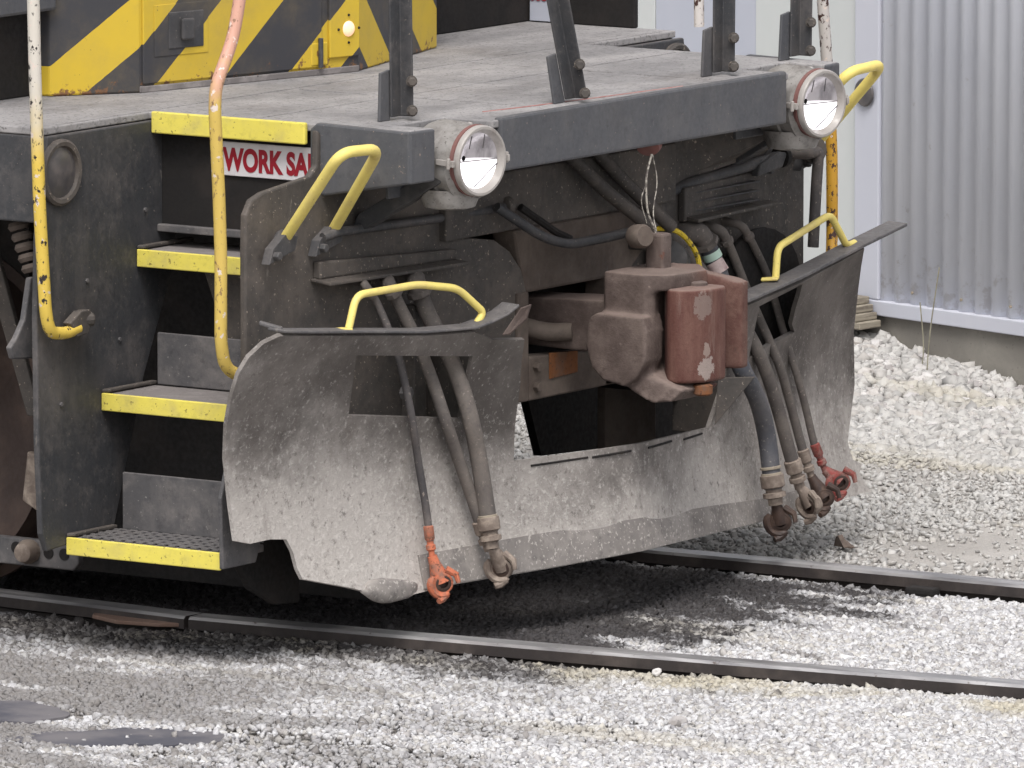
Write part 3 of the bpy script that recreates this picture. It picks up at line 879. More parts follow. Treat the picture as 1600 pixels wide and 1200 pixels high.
# ---- coupler
mb = MB()
mb.prism([(-.62, -.080, .755), (-.05, -.072, .740), (-.05, -.072, .905), (-.62, -.080, .885)], (0, .155, 0))                 # shank
mb.prism([(-.085, -.105, .70), (-.07, -.118, .70), (.070, -.118, .70), (.088, -.090, .70), (.058, .0, .70), (.058, .14, .70), (-.04, .16, .70), (-.085, .08, .70)], (0, 0, .275))   # head
mb.prism([(-.080, -.112, .945), (-.080, .14, .945), (.06, .20, .945), (.150, .10, .945), (.135, -.070, .945), (.06, -.118, .945)], (0, 0, .052))      # top lug
mb.prism([(xx, -.152, zz) for (xx, zz) in ((-.115, .83), (-.105, .860), (-.08, .876), (.085, .872), (.098, .83), (.092, .74), (.06, .685), (.02, .66), (-.06, .675), (-.10, .71), (-.118, .77))], (0, .10, 0))   # side bulge
mb.prism([(-.03, -.135, .71), (.03, -.135, .648), (.10, -.13, .615), (.165, -.12, .622), (.195, -.10, .655), (.165, -.10, .668), (.06, -.10, .71)], (0, .20, 0))        # lower lug
mb.prism([(-.03, .12, .69), (-.04, .20, .69), (.16, .246, .69), (.208, .238, .69), (.212, .195, .69), (.10, .13, .69)], (0, 0, .265))   # guard arm
mb.add([(.0, .08, .94), (-.04, .20, .94), (.20, .242, .93), (.20, .20, .93), (.09, .10, .94), (.0, .08, 1.0), (-.04, .20, .995), (.19, .236, .958), (.19, .20, .958), (.085, .10, .994)], [(4, 3, 2, 1, 0), (5, 6, 7, 8, 9), (0, 1, 6, 5), (1, 2, 7, 6), (2, 3, 8, 7), (3, 4, 9, 8), (4, 0, 5, 9)])
cp = obj('coupler', mb, 'casting', L)
rm = cp.modifiers.new('cast', 'REMESH'); rm.mode = 'VOXEL'; rm.voxel_size = .0065; rm.use_smooth_shade = True
sm_ = cp.modifiers.new('soften', 'SMOOTH'); sm_.factor = .5; sm_.iterations = 5
# knuckle
kp = [(.075, -.030), (.118, -.078), (.150, -.080), (.182, -.055), (.205, -.015), (.214, .030), (.214, .085), (.205, .105), (.12, .105), (.05, .04)]
mb = MB(); mb.prism([(a + .012, b - .005, .672) for a, b in kp], (0, 0, .282))
kn = obj('knuckle', mb, 'knuckle', cp, .011, seg=4, smooth=True, label='red-brown rusty coupler knuckle')
mb = MB(); mb.lathe([(.03, 0), (.028, .012), (.02, .016)], (.15, .05, .950), (0, 0, 1), 18, True, True); obj('knuckle_pin', mb, 'cast', kn, smooth=True)
mb = MB(); mb.lathe([(.022, 0), (.030, .006), (.030, .03), (.022, .034)], (.20, .0, .632), (0, 0, 1), 14, True, True); obj('pin_nut', mb, 'orange_rust', cp, smooth=True)
# lift pin and lifter
mb = MB(); mb.box(-.03, .035, .035, .085, .985, 1.10); obj('lock_lifter', mb, 'cast', cp, .008)
mb = MB(); mb.lathe([(.030, -.03), (.036, -.02), (.036, .02), (.030, .03)], (-.02, -.01, 1.095), (.83, -.3, .1), 16, True, True); obj('lifter_eye', mb, 'brown', cp, smooth=True)

# ---- uncoupling levers
ul = MB()
ul.tube(fillet([(-.345, -1.19, 1.188), (-.335, -1.13, 1.199), (-.318, -.57, 1.190), (-.30, -.32, 1.195)], .05), .014, 10)
ulo = obj('uncoupling_lever', ul, 'black', L, smooth=True)
mb = MB(); mb.tube(fillet([(-.27, -.40, 1.205), (-.22, -.23, 1.10), (-.20, -.12, 1.068), (-.20, .10, 1.070), (-.15, .15, 1.085), (-.02, .02, 1.09)], .08), .015, 10); obj('lever_loop', mb, 'black', ulo, smooth=True)
mb = MB(); mb.tube(fillet([(-.28, -.26, 1.19), (-.24, -.12, 1.10), (-.22, -.08, 1.08)], .05), .012, 8); obj('lever_link', mb, 'dark', ulo, smooth=True)
mb = MB(); mb.lathe([(.02, -.02), (.034, -.012), (.034, .012), (.02, .02)], (-.31, -.30, 1.192), (.1, 1, 0), 16, True, True); obj('lever_eye', mb, 'black_brown', ulo, smooth=True)
ur = MB(); ur.tube(fillet([(-.335, .56, 1.135), (-.33, .75, 1.163), (-.325, 1.26, 1.197)], .05), .018, 10)
uro = obj('uncoupling_lever', ur, 'black', L, smooth=True)
mb = MB(); mb.lathe([(.018, -.012), (.034, -.010), (.034, .010), (.018, .012)], (-.325, 1.25, 1.195), (0, 1, .05), 16, True, True); obj('lever_collar', mb, 'dark', uro, smooth=True)
mb = MB(); mb.prism([(-.33, 1.08, 1.15), (-.33, 1.22, 1.165), (-.33, 1.25, 1.21), (-.33, 1.20, 1.215), (-.33, 1.09, 1.185)], (.03, 0, 0)); obj('lever_bracket', mb, 'black', uro, .006)
mb = MB(); mb.tube(fillet([(-.40, 1.33, 1.19), (-.30, 1.375, 1.195), (-.29, 1.41, 1.20), (-.295, 1.405, 1.10), (-.30, 1.395, .90)], .06), .018, 12); obj('lever_drop_arm', mb, 'hose', uro, smooth=True)
mb = MB(); mb.lathe([(.02, -.012), (.042, -.010), (.042, .010), (.02, .012)], (-.32, 1.425, 1.20), (.83, -.5, .1), 18, True, True); obj('lever_washer', mb, 'black_brown', uro, smooth=True)

# ---- small under-beam details
mb = MB(); mb.lathe([(.036, 0), (.042, .008), (.034, .026), (.012, .03)], (-.05, .085, 1.368), (.3, -.6, -.5), 18, True, True)
obj('dummy_hose_holder', mb, 'gasket', L, smooth=True)
mb = MB(); mb.tube(catmull([(-.02, .055, 1.335), (-.02, .027, 1.263), (-.02, .034, 1.17), (-.01, .05, 1.12), (0, .06, 1.08)], 6), .0034, 7); ch = obj('hanging_wire', mb, 'wire', L, smooth=True)
mb = MB(); mb.tube(catmull([(-.02, .06, 1.335), (-.02, .085, 1.25), (-.02, .065, 1.16), (-.005, .065, 1.09)], 6), .0018, 6); obj('thin_strand', mb, 'wire', ch)
mb = MB(); mb.tube(catmull([(-.02, .027, 1.25), (-.02, .0, 1.20), (-.02, .03, 1.13)], 6), .0015, 6); obj('thin_strand', mb, 'wire', ch)
mb = MB(); mb.tube(catmull([(-.25, .42, 1.06), (-.22, .50, 1.045), (-.20, .56, .99), (-.19, .58, .93), (-.2, .58, .88)], 6), .0085, 8); obj('jumper_cable', mb, 'cable_yellow', L, smooth=True)
mb = MB(); mb.lathe([(.05, -.05), (.06, -.04), (.06, .05), (.045, .06)], (-.26, .52, .95), (.4, -.8, .2), 18, True, True); obj('air_valve', mb, 'black', L, smooth=True)
mb = MB(); mb.box(-.30, -.22, .34, .48, 1.0, 1.05); obj('valve_body', mb, 'black_brown', L, .01)
for p0, p1, p2 in (((-.27, -.06, 1.36), (-.255, .12, 1.22), (-.20, .33, 1.075)), ((-.285, .10, 1.36), (-.27, .26, 1.23), (-.22, .47, 1.06))):
    mb = MB(); mb.tube(fillet([p0, p1, p2], .1), .021, 12); obj('train_line_pipe', mb, 'black_brown', L, smooth=True)

# ---- plow
def surf(y_, z_):
    s_ = math.sqrt(y_ * y_ + .02)
    g_ = .7 * (z_ - .47) ** 2 if z_ > .47 else .4 * (z_ - .47) ** 2
    return -.128 - .19 * (s_ - .55) + g_
OUT = [(-1.656, .355), (-1.668, .459), (-1.697, .60), (-1.72, .70), (-1.739, .788), (-1.752, .86), (-1.745, .91), (-1.715, .95), (-1.665, .968), (-1.50, .952), (-1.30, .931), (-1.043, .906), (-.836, .897), (-.735, .862), (-.60, .850),
       (-.575, .78), (-.548, .705), (-.535, .58), (-.529, .471), (-.25, .468), (.043, .464), (.30, .457), (.528, .448), (.60, .53), (.640, .606), (.648, .72), (.645, .815), (1.053, .842), (1.503, .897), (1.56, .83), (1.615, .75), (1.67, .60), (1.705, .43), (1.65, .32), (1.612, .263),
       (1.628, .205), (1.695, .180), (1.662, .158), (1.712, .094), (1.30, .106), (.852, .118), (.40, .135), (-.021, .146), (-.419, .141), (-.844, .137), (-1.02, .125), (-1.104, .134), (-1.246, .176), (-1.414, .218), (-1.428, .25), (-1.437, .30), (-1.457, .338), (-1.52, .345), (-1.60, .341)]
HOLES = [[(-1.295, .872), (-.797, .819), (-.772, .625), (-1.235, .682)],
         [(.76, .800), (1.055, .835), (1.073, .80), (1.085, .753), (1.10, .70), (1.143, .669), (.94, .652), (.80, .63)]]
def pip(p, poly):
    c = False; n_ = len(poly); jx = n_ - 1
    for i in range(n_):
        if (poly[i][1] > p[1]) != (poly[jx][1] > p[1]) and p[0] < (poly[jx][0] - poly[i][0]) * (p[1] - poly[i][1]) / (poly[jx][1] - poly[i][1]) + poly[i][0]:
            c = not c
        jx = i
    return c
def seg_d(p, poly):
    best = 9
    for i in range(len(poly)):
        a = Vector(poly[i]); b = Vector(poly[(i + 1) % len(poly)]); q = Vector(p)
        t = max(0, min(1, (q - a).dot(b - a) / max((b - a).length_squared, 1e-9)))
        best = min(best, (a + (b - a) * t - q).length)
    return best
def surf_sheet(outer, holes, step, off, wob=.006):
    vs_ = [Vector(p) for p in outer]; es = [(i, (i + 1) % len(outer)) for i in range(len(outer))]
    for h in holes:
        o_ = len(vs_); vs_ += [Vector(p) for p in h]; es += [(o_ + i, o_ + (i + 1) % len(h)) for i in range(len(h))]
    ys = np.arange(-1.8, 1.8, step); zs = np.arange(.06, 1.02, step)
    for y_ in ys:
        for z_ in zs:
            p = (y_, z_)
            if pip(p, outer) and not any(pip(p, h) for h in holes) and seg_d(p, outer) > step * .4 and all(seg_d(p, h) > step * .4 for h in holes):
                vs_.append(Vector(p))
    r_ = delaunay_2d_cdt(vs_, es, [], 0, 1e-5)
    V2, F2 = r_[0], r_[2]
    mb = MB()
    for v in V2:
        x_ = surf(v[0], v[1]) + off + wob * mnoise.noise(Vector((v[0] * 2.3, v[1] * 2.3, 5)))
        mb.v.append((x_, v[0], v[1]))
    for f in F2:
        c = (sum(V2[i][0] for i in f) / 3, sum(V2[i][1] for i in f) / 3)
        if pip(c, outer) and not any(pip(c, h) for h in holes):
            mb.f.append(tuple(f)); mb.m.append(0)
    return mb
pw = obj('plow_blade', surf_sheet(OUT, HOLES, .05, 0), 'plow', L, smooth=True)
sm = pw.modifiers.new('solid', 'SOLIDIFY'); sm.thickness = .014; sm.offset = 0; es_ = pw.modifiers.new('split', 'EDGE_SPLIT'); es_.split_angle = R(40)
# cutting edge strip along the bottom of the blade
ce = [(-.95, .238), (-.5, .247), (-.02, .245), (.5, .215), (.887, .184), (1.20, .174), (1.28, .112), (.852, .122), (.40, .139), (-.021, .150), (-.419, .146), (-.80, .143), (-.95, .14)]
o = obj('cutting_edge', surf_sheet(ce, [], .05, .0105), 'edge', pw, smooth=True); sm = o.modifiers.new('solid', 'SOLIDIFY'); sm.thickness = .006; sm.offset = 0; es_ = o.modifiers.new('split', 'EDGE_SPLIT'); es_.split_angle = R(40)
# battered lump at the bottom left of the blade
mb = MB()
bm_ = bmesh.new(); bmesh.ops.create_icosphere(bm_, subdivisions=3, radius=1)
for v in bm_.verts:
    k = 1 + .18 * mnoise.noise(v.co * 1.7)
    yy_ = -1.085 + v.co.y * .11 * k
    mb.v.append((surf(yy_, .14) + .002 + v.co.x * .020 * k, yy_, .148 + .15 * max(0, -yy_ - 1.08) + v.co.z * .036 * k))
for f in bm_.faces: mb.f.append(tuple(v.index for v in f.verts)); mb.m.append(0)
bm_.free()
obj('bent_edge_lump', mb, 'edge', pw, smooth=True)
# top flanges
def flange(path, wdt, th, name):
    mb = MB(); n_ = len(path); vs_ = []
    for (a, b, c) in path:
        vs_ += [(a + .012, b, c), (a + .012, b, c + th), (a - wdt, b - .0, c + th + .004), (a - wdt, b, c + .004)]
    fs_ = []
    for i in range(n_ - 1):
        for k in range(4):
            fs_.append((4 * i + k, 4 * i + (k + 1) % 4, 4 * i + 4 + (k + 1) % 4, 4 * i + 4 + k))
    fs_ += [(3, 2, 1, 0), tuple(4 * (n_ - 1) + k for k in range(4))]
    mb.add(vs_, fs_)
    return obj(name, mb, 'riser', pw, .003)
flange([(-.163, -1.655, .972), (-.150, -1.55, .960), (-.122, -1.30, .936), (-.089, -1.044, .910), (-.054, -.839, .903), (-.034, -.784, .916), (-.012, -.735, .935), (.004, -.70, .958)], .050, .009, 'top_flange')
flange([(-.065, .645, .822), (-.124, 1.045, .850), (-.184, 1.507, .900), (-.229, 1.815, .928)], .058, .011, 'top_flange')
mb = MB(); mb.prism([(-.02, -.74, .875), (.02, -.70, .955), (.035, -.665, .965), (.025, -.675, .92), (-.01, -.715, .875)], (.012, -.02, .004)); obj('bent_flange_tip', mb, 'cast', pw, .004)
mb = MB(); mb.prism([(-.175, -1.64, .972), (-.235, -1.665, .990), (-.245, -1.645, .990), (-.19, -1.61, .972)], (0, 0, .012)); obj('flange_tab', mb, 'riser', pw, .003)
for y0, y1, zz in ((-.46, -.22, .450), (-.20, -.02, .448), (.08, .24, .445), (.33, .47, .438)):
    mb = MB(); mb.tube([(surf(y_, zz) + .008, y_, zz) for y_ in np.linspace(y0, y1, 6)], .0035, 6); obj('weld_bead', mb, 'dark', pw)
# gusset below the right inner edge, and struts holding the blade
mb = MB(); mb.prism([(-.10, .545, .60), (-.02, .63, .60), (-.105, .535, .455)], (-.006, .010, 0)); obj('inner_gusset', mb, 'black_brown', pw, .002)
for yy in (-1.40, -.66, .70, 1.42):
    mb = MB(); xx = surf(yy, .5)
    mb.box(-.42 if abs(yy) > 1 else -.36, xx - .012, yy - .012, yy + .012, .40, .80); obj('plow_strut', mb, 'black_brown', pw, .004)
# round backing lug seen through the right opening
mb = MB(); mb.prism([(-.30, 1.10 + .23 * math.cos(t), .80 + .19 * math.sin(t)) for t in np.linspace(0, math.pi, 14)] + [(-.30, .87, .62), (-.30, 1.33, .62)], (-.02, 0, 0)); obj('wing_support_plate', mb, 'dark', pw, .004)
# dark backing seen through the left opening: vertical post between plate and blade
mb = MB(); mb.box(-.34, -.29, -.80, -.74, .50, .95); obj('wing_post', mb, 'black_brown', pw, .004)
mb = MB(); bolt(mb, (-.285, -.86, .70), (1, 0, 0), .02, .02); obj('bolt', mb, 'riser', pw)

# ---- low grab handles on the plow
def handle(pts, r, foot, label):
    mb = MB(); mb.tube(fillet(pts, .035, 6), r, 12)
    o = obj('grab_handle', mb, 'yellow', L, smooth=True, label=label)
    for (c, ang) in foot:
        f = MB(); a = Vector((math.cos(ang), math.sin(ang), .05)) * .028; b = Vector((-math.sin(ang), math.cos(ang), 0)) * .016
        c = Vector(c)
        f.prism([c + a + b, c + a * .9 - b, c - a - b, c - a * .9 + b], (0, 0, .010))
        obj('handle_foot', f, 'yellow', o, .004)
    return o
handle([(-.150, -1.338, .952), (-.150, -1.300, 1.045), (-.12, -1.03, 1.050), (-.085, -.875, 1.025), (-.062, -.775, .945), (-.068, -.80, .915)], .0115, [((-.158, -1.355, .945), -.3), ((-.075, -.80, .908), 1.2)], 'left low yellow grab handle on the plow top')
handle([(-.140, .93, .862), (-.146, .95, .955), (-.19, 1.30, 1.013), (-.195, 1.335, 1.008), (-.205, 1.44, .905), (-.215, 1.50, .908)], .0115, [((-.142, .90, .858), .6), ((-.222, 1.535, .905), 1.2)], 'right low yellow grab handle on the plow top')

# ---- tall slanted hoops
for sg in (-1, 1):
    ya, yb = (1.348, 1.115) if sg < 0 else (1.500, 1.285)
    P_ = [(-.375, sg * ya, 1.190), (-.095, sg * (1.455 if sg < 0 else 1.476), 1.478), (-.09, sg * 1.265, 1.472), (-.37, sg * yb, 1.186)]
    mb = MB(); mb.tube(fillet(P_, .06, 8), .0165, 14)
    hp = obj('hoop_handle', mb, 'yellow', L, smooth=True, label='tall slanted yellow hoop handle at the %s of the end beam' % ('left' if sg < 0 else 'right'))
    for yy in (ya, yb):
        f = MB(); f.lathe([(.02, -.012), (.032, -.008), (.032, .012), (.02, .016)], (-.375, sg * yy, 1.192), (.9, 0, .5), 18, True, True)
        f.prism([(-.375, sg * yy - .11, 1.135), (-.375, sg * yy - .09, 1.18), (-.375, sg * yy - .03, 1.215), (-.375, sg * yy + .035, 1.205), (-.375, sg * yy + .02, 1.165), (-.375, sg * yy - .05, 1.150)], (.03, 0, 0))
        bolt(f, (-.345, sg * yy - .08, 1.158), (1, 0, 0), .014, .016)
        obj('hoop_clamp', f, 'black', hp, .003)

# ---- headlights
def headlight(sg):
    c = Vector((.016, sg * .925, 1.412))
    ax = Vector((math.cos(R(-9)), math.sin(R(-9)), -.03)).normalized()
    mb = MB(); mb.lathe([(.085, -.175), (.110, -.165), (.119, -.14), (.119, -.075), (.113, -.070), (.112, -.022), (.104, -.016), (.100, -.006)], c + Vector((0, 0, -.012)), ax, 44, True, False)
    h = obj('headlight', mb, 'lamp_housing', L, smooth=True, label='%s round end-beam headlight in a grey housing' % ('left' if sg < 0 else 'right'))
    mb = MB(); mb.lathe([(.101, -.012), (.106, -.010), (.106, .002), (.10, .004)], c, ax, 40); obj('gasket', mb, 'gasket', h, smooth=True)
    mb = MB(); mb.lathe([(.100, .002), (.105, .006), (.105, .018), (.101, .024), (.094, .024), (.088, .016), (.082, .004)], c, ax, 44); obj('rim', mb, 'rim', h, smooth=True)
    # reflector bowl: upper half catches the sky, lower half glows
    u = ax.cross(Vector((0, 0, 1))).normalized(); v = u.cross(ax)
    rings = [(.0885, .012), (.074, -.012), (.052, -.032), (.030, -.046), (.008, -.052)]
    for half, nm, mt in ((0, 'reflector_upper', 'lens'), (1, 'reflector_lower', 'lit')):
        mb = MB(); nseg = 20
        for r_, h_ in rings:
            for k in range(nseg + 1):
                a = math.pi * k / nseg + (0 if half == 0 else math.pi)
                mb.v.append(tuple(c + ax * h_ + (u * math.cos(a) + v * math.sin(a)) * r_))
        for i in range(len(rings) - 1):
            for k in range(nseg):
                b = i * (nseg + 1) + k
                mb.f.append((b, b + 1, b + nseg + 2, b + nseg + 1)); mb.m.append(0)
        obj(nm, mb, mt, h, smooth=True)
    mb = MB()
    mb.tube([c + ax * .006 + u * .083 + v * .002, c + ax * .004 - u * .083 + v * .0], .0016, 6)
    obj('lens_rib', mb, 'marker', h)
    for a0, a1 in ((3.3, -1.35), (.9, 1.2), (2.3, 1.9)):
        mb = MB()
        mb.tube([c + ax * (.006 if a0 > 3 else -.004) + (u * math.cos(a0) + v * math.sin(a0)) * (.083 if a0 > 3 else .045), c + ax * .006 + (u * math.cos(a1) + v * math.sin(a1)) * .079], .0016, 6)
        obj('lens_rib', mb, 'marker', h)
    # clips, hinge lug and sagging mount below
    for ang in (R(180), R(0)):
        mb = MB()
        e = u * math.cos(ang) + v * math.sin(ang)
        p = c + e * .112
        mb.prism([p + ax * .02 + v * .010, p + ax * .02 - v * .010, p - ax * .05 - v * .008, p - ax * .05 + v * .008], e * .010)
        mb.tube([p + ax * .004 + e * .012 - v * .016, p + ax * .004 + e * .012 + v * .016], .006, 8)
        obj('clip', mb, 'rim', h, .002)
    for ang in (R(135), R(225)):
        mb = MB()
        e = u * math.cos(ang) + v * math.sin(ang)
        mb.lathe([(.010, 0), (.010, .012), (.006, .016)], c - ax * .11 + e * .112, e, 10, True, True)
        obj('housing_screw', mb, 'rim', h, smooth=True)
    mb = MB(); mb.lathe([(.055, 0), (.075, .006), (.085, .03), (.09, .06)], c + Vector((-.095, 0, -.146)), (0, 0, 1), 24, True, False)
    obj('mount_cup', mb, 'lamp_housing', h, smooth=True)
headlight(-1); headlight(1)

# ---- steps (left side, the side seen)
XL, XR = -.97, -.412
def step(ytop, yin, z_, xr, grate):
    mb = MB(); mb.box(XL + .004, xr, ytop + .012, yin, z_ - .022, z_)
    t = obj('step_tread', mb, 'tread', L, .003)
    mb = MB(); mb.box(XL + .002, xr, ytop, ytop + .011, z_ - .050, z_ + .002); obj('nosing', mb, 'nosing', t, .003)
    mb = MB(); mb.prism([(XL + .005, ytop - .002, z_ + .004), (XL + .005, yin, z_ + .004), (XL + .028, yin, z_ + .004), (XL + .028, ytop + .012, z_ + .004)], (0, 0, .010)); obj('tread_lip', mb, 'black_brown', t, .003)
    if grate:
        n_ = 0
        for ix in range(13):
            mb = MB(); xx = XL + .045 + ix * .039
            mb.box(xx, xx + .024, ytop + .018, yin - .01, z_ + .0005, z_ + .006); obj('grating_bar', mb, 'riser', t, .001)
        for iy in range(5):
            mb = MB(); yy = ytop + .03 + iy * .038
            mb.box(XL + .04, xr - .006, yy, yy + .012, z_ + .004, z_ + .0075); obj('grating_bar', mb, 'riser', t, .001)
    return t
step(-1.255, -1.00, 1.116, XR - .004, False)
step(-1.434, -1.19, .71, XR - .004, False)
step(-1.611, -1.39, .305, XR - .004, True)
mb = MB(); mb.box(XL + .002, -.416, -1.180, -1.163, DZ - .060, DZ + .004); obj('deck_nosing', mb, 'nosing', L, .004, label='yellow edge strip of the deck above the steps')
mb = MB(); mb.box(XL, -.416, -1.125, -1.110, 1.178, 1.49); r1 = obj('step_riser', mb, 'dark', L, .003)
mb = MB(); mb.box(XL, -.416, -1.150, -1.126, 1.160, 1.182); obj('riser_ledge', mb, 'riser', r1, .003)
mb = MB(); mb.box(-.935, -.416, -1.20, -1.188, .714, .868); obj('step_riser', mb, 'riser', L, .003)
mb = MB(); mb.box(-.918, -.416, -1.40, -1.388, .309, .478); obj('step_riser', mb, 'riser', L, .003)
# lower front side plate of the step well
mb = MB(); mb.prism([(-.408, -1.625, .262), (-.408, -1.632, .47), (-.408, -1.60, .56), (-.408, -1.47, .56), (-.408, -1.40, .40), (-.408, -1.46, .262)], (.014, 0, 0)); obj('step_side_plate', mb, 'riser', L, .004)
mb = MB(); mb.prism([(-.45, -1.52, .40), (-.45, -1.47, .26), (-.45, -1.40, .17), (-.45, -1.28, .11), (-.45, -1.16, .10), (-.45, -1.16, .42)], (-.03, 0, 0)); obj('toe_guard', mb, 'dark', L, .006)

# step well rear panel with a round marker lamp
def rear_panel(sg):
    o_ = [(1.135, 1.49), (1.685, 1.49), (1.735, 1.20), (1.745, .96), (1.74, .60), (1.725, .33), (1.70, .275), (1.37, .30), (1.215, .74), (1.07, 1.04), (1.05, 1.20), (1.06, 1.40)]
    mb = MB(); mb.prism([(XL, sg * a, b) for a, b in o_], (-.02, 0, 0))
    rp = obj('step_well_panel', mb, 'black', L, .005)
    c = (XL + .001, sg * 1.632, 1.381)
    mb = MB(); mb.lathe([(.098, 0), (.098, .010), (.090, .016), (.078, .014), (.074, .002)], c, (1, 0, 0), 36); obj('lamp_bezel', mb, 'black_brown', rp, smooth=True)
    mb = MB(); mb.lathe([(.075, .003), (.05, .010), (.02, .014), (.001, .015)], c, (1, 0, 0), 30); obj('lamp_lens', mb, 'marker', rp, smooth=True)
    for (a, b) in ((1.50, 1.05), (1.21, 1.23), (1.63, .70), (1.34, .86)):
        mb = MB(); bolt(mb, (XL, sg * a, b), (1, 0, 0), .007, .005); obj('rivet', mb, 'riser', rp)
    return rp
rear_panel(-1); rear_panel(1)
mb = MB(); mb.prism([(XL - .022, -1.69, 1.49), (-3.2, -1.69, 1.49), (-3.2, -1.69, 1.235), (-1.02, -1.69, 1.235), (XL - .022, -1.69, 1.30)], (0, .03, 0)); obj('side_sill', mb, 'black', L, .005)
mb = MB(); mb.prism([(XL - .022, 1.66, 1.49), (-3.2, 1.66, 1.49), (-3.2, 1.66, 1.235), (XL - .022, 1.66, 1.30)], (0, -.03, 0)); obj('side_sill', mb, 'black', L, .005)
mb = MB(); mb.prism([(-1.05, -1.765, .875), (-1.05, -1.75, .84), (-1.05, -1.64, .83), (-1.05, -1.64, 1.07), (-1.05, -1.665, 1.07), (-1.05, -1.695, .95), (-1.05, -1.735, .90)], (-.02, 0, 0)); obj('sand_box_bracket', mb, 'riser', L, .005)
mb = MB()
for k in range(5):
    mb.lathe([(.028, -.012), (.034, 0), (.028, .012)], (-1.14 - .0 + .012 * k, -1.60, 1.21 - .03 * k), (.3, 0, -1), 14, True, True)
obj('ribbed_pipe', mb, 'brown', L, smooth=True)

# frame behind the steps
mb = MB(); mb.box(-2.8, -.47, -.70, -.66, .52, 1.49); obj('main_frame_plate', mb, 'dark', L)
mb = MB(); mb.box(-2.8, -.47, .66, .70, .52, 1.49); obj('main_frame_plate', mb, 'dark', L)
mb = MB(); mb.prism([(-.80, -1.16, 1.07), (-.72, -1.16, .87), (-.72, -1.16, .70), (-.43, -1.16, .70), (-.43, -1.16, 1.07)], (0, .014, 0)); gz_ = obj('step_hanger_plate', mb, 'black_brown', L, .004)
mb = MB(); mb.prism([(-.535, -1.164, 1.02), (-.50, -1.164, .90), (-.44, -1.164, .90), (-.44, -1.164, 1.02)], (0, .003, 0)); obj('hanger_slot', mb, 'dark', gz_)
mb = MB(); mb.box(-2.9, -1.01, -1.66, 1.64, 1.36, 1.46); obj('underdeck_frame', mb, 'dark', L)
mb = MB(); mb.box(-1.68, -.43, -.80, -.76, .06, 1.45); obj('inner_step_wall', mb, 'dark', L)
mb = MB(); mb.prism([(-.9, .64, .60), (-.9, .775, .27), (-.9, 1.62, .23), (-.9, 1.62, .64)], (-.03, 0, 0)); obj('truck_end_plate', mb, 'dark', L)
mb = MB(); mb.box(-.63, -.60, .68, .965, .28, .66); obj('frame_drop_post', mb, 'brown', L, .004)

# ---- sign under the deck edge
mb = MB(); mb.box(-.752, -.20, -1.134, -1.1265, 1.340, 1.440); sg_ = obj('safety_sign', mb, 'white', L, .002, label='white sign with dark red WORK SAFELY lettering under the deck edge')
cu = bpy.data.curves.new('lettering', 'FONT'); cu.body = 'WORK SAFELY'; cu.size = .0905; cu.extrude = .0008; cu.offset = .0038; cu.align_x = 'LEFT'
to = bpy.data.objects.new('lettering', cu); COL.objects.link(to)
bpy.context.view_layer.update()
me = bpy.data.meshes.new_from_object(to.evaluated_get(bpy.context.evaluated_depsgraph_get()))
bpy.data.objects.remove(to)
xs = [v.co.x for v in me.vertices]; wdt = max(xs) - min(xs)
for v in me.vertices:
    v.co = Vector((-.742 + (v.co.x - min(xs)) * .447 / wdt, -1.1353 + v.co.z * .3, 1.358 + v.co.y * 1.0))
me.materials.clear(); me.materials.append(M['redletter'])
lo = bpy.data.objects.new('lettering', me); COL.objects.link(lo); lo.parent = sg_

# ---- handrails
mb = MB(); mb.tube(fillet([(-.93, -1.812, 2.35), (-.93, -1.806, 1.90), (-.93, -1.799, 1.66), (-.93, -1.781, 1.285), (-.93, -1.755, .985), (-.93, -1.735, .925), (-.93, -1.66, .915), (-.93, -1.60, .925)], .09, 6), .0185, 14)
h1 = obj('handrail', mb, 'pole_chip', L, smooth=True, label='chipped white and yellow handrail pipe behind the steps')
mb = MB(); mb.prism([(-.945, -1.655, .945), (-.945, -1.60, .975), (-.945, -1.555, .975), (-.945, -1.545, .94), (-.945, -1.57, .905), (-.945, -1.62, .90)], (.03, 0, 0)); mb.lathe([(.020, -.02), (.022, .02), (.016, .025)], (-.93, -1.56, .945), (.5, 1, 0), 12, True, True); obj('rail_bracket', mb, 'black_brown', h1, .004)
mb = MB(); mb.tube(fillet([(-.42, -1.45, 2.35), (-.42, -1.492, 1.92), (-.42, -1.53, 1.795), (-.42, -1.615, 1.665), (-.42, -1.622, 1.60), (-.42, -1.603, 1.357), (-.42, -1.594, 1.17), (-.42, -1.596, .92), (-.42, -1.575, .84), (-.40, -1.50, .805)], .05, 6), .0185, 14)
obj('handrail', mb, 'pole_rub', L, smooth=True, label='dented rubbed yellow handrail pipe in front of the steps')
mb = MB(); mb.tube(fillet([(-.42, 1.61, 2.35), (-.42, 1.632, 1.645), (-.42, 1.660, 1.452), (-.42, 1.692, 1.157), (-.42, 1.694, .90), (-.40, 1.66, .83), (-.38, 1.50, .78)], .09, 6), .0185, 14)
obj('handrail', mb, 'pole_far', L, smooth=True, label='flaking handrail pipe at the far right corner')

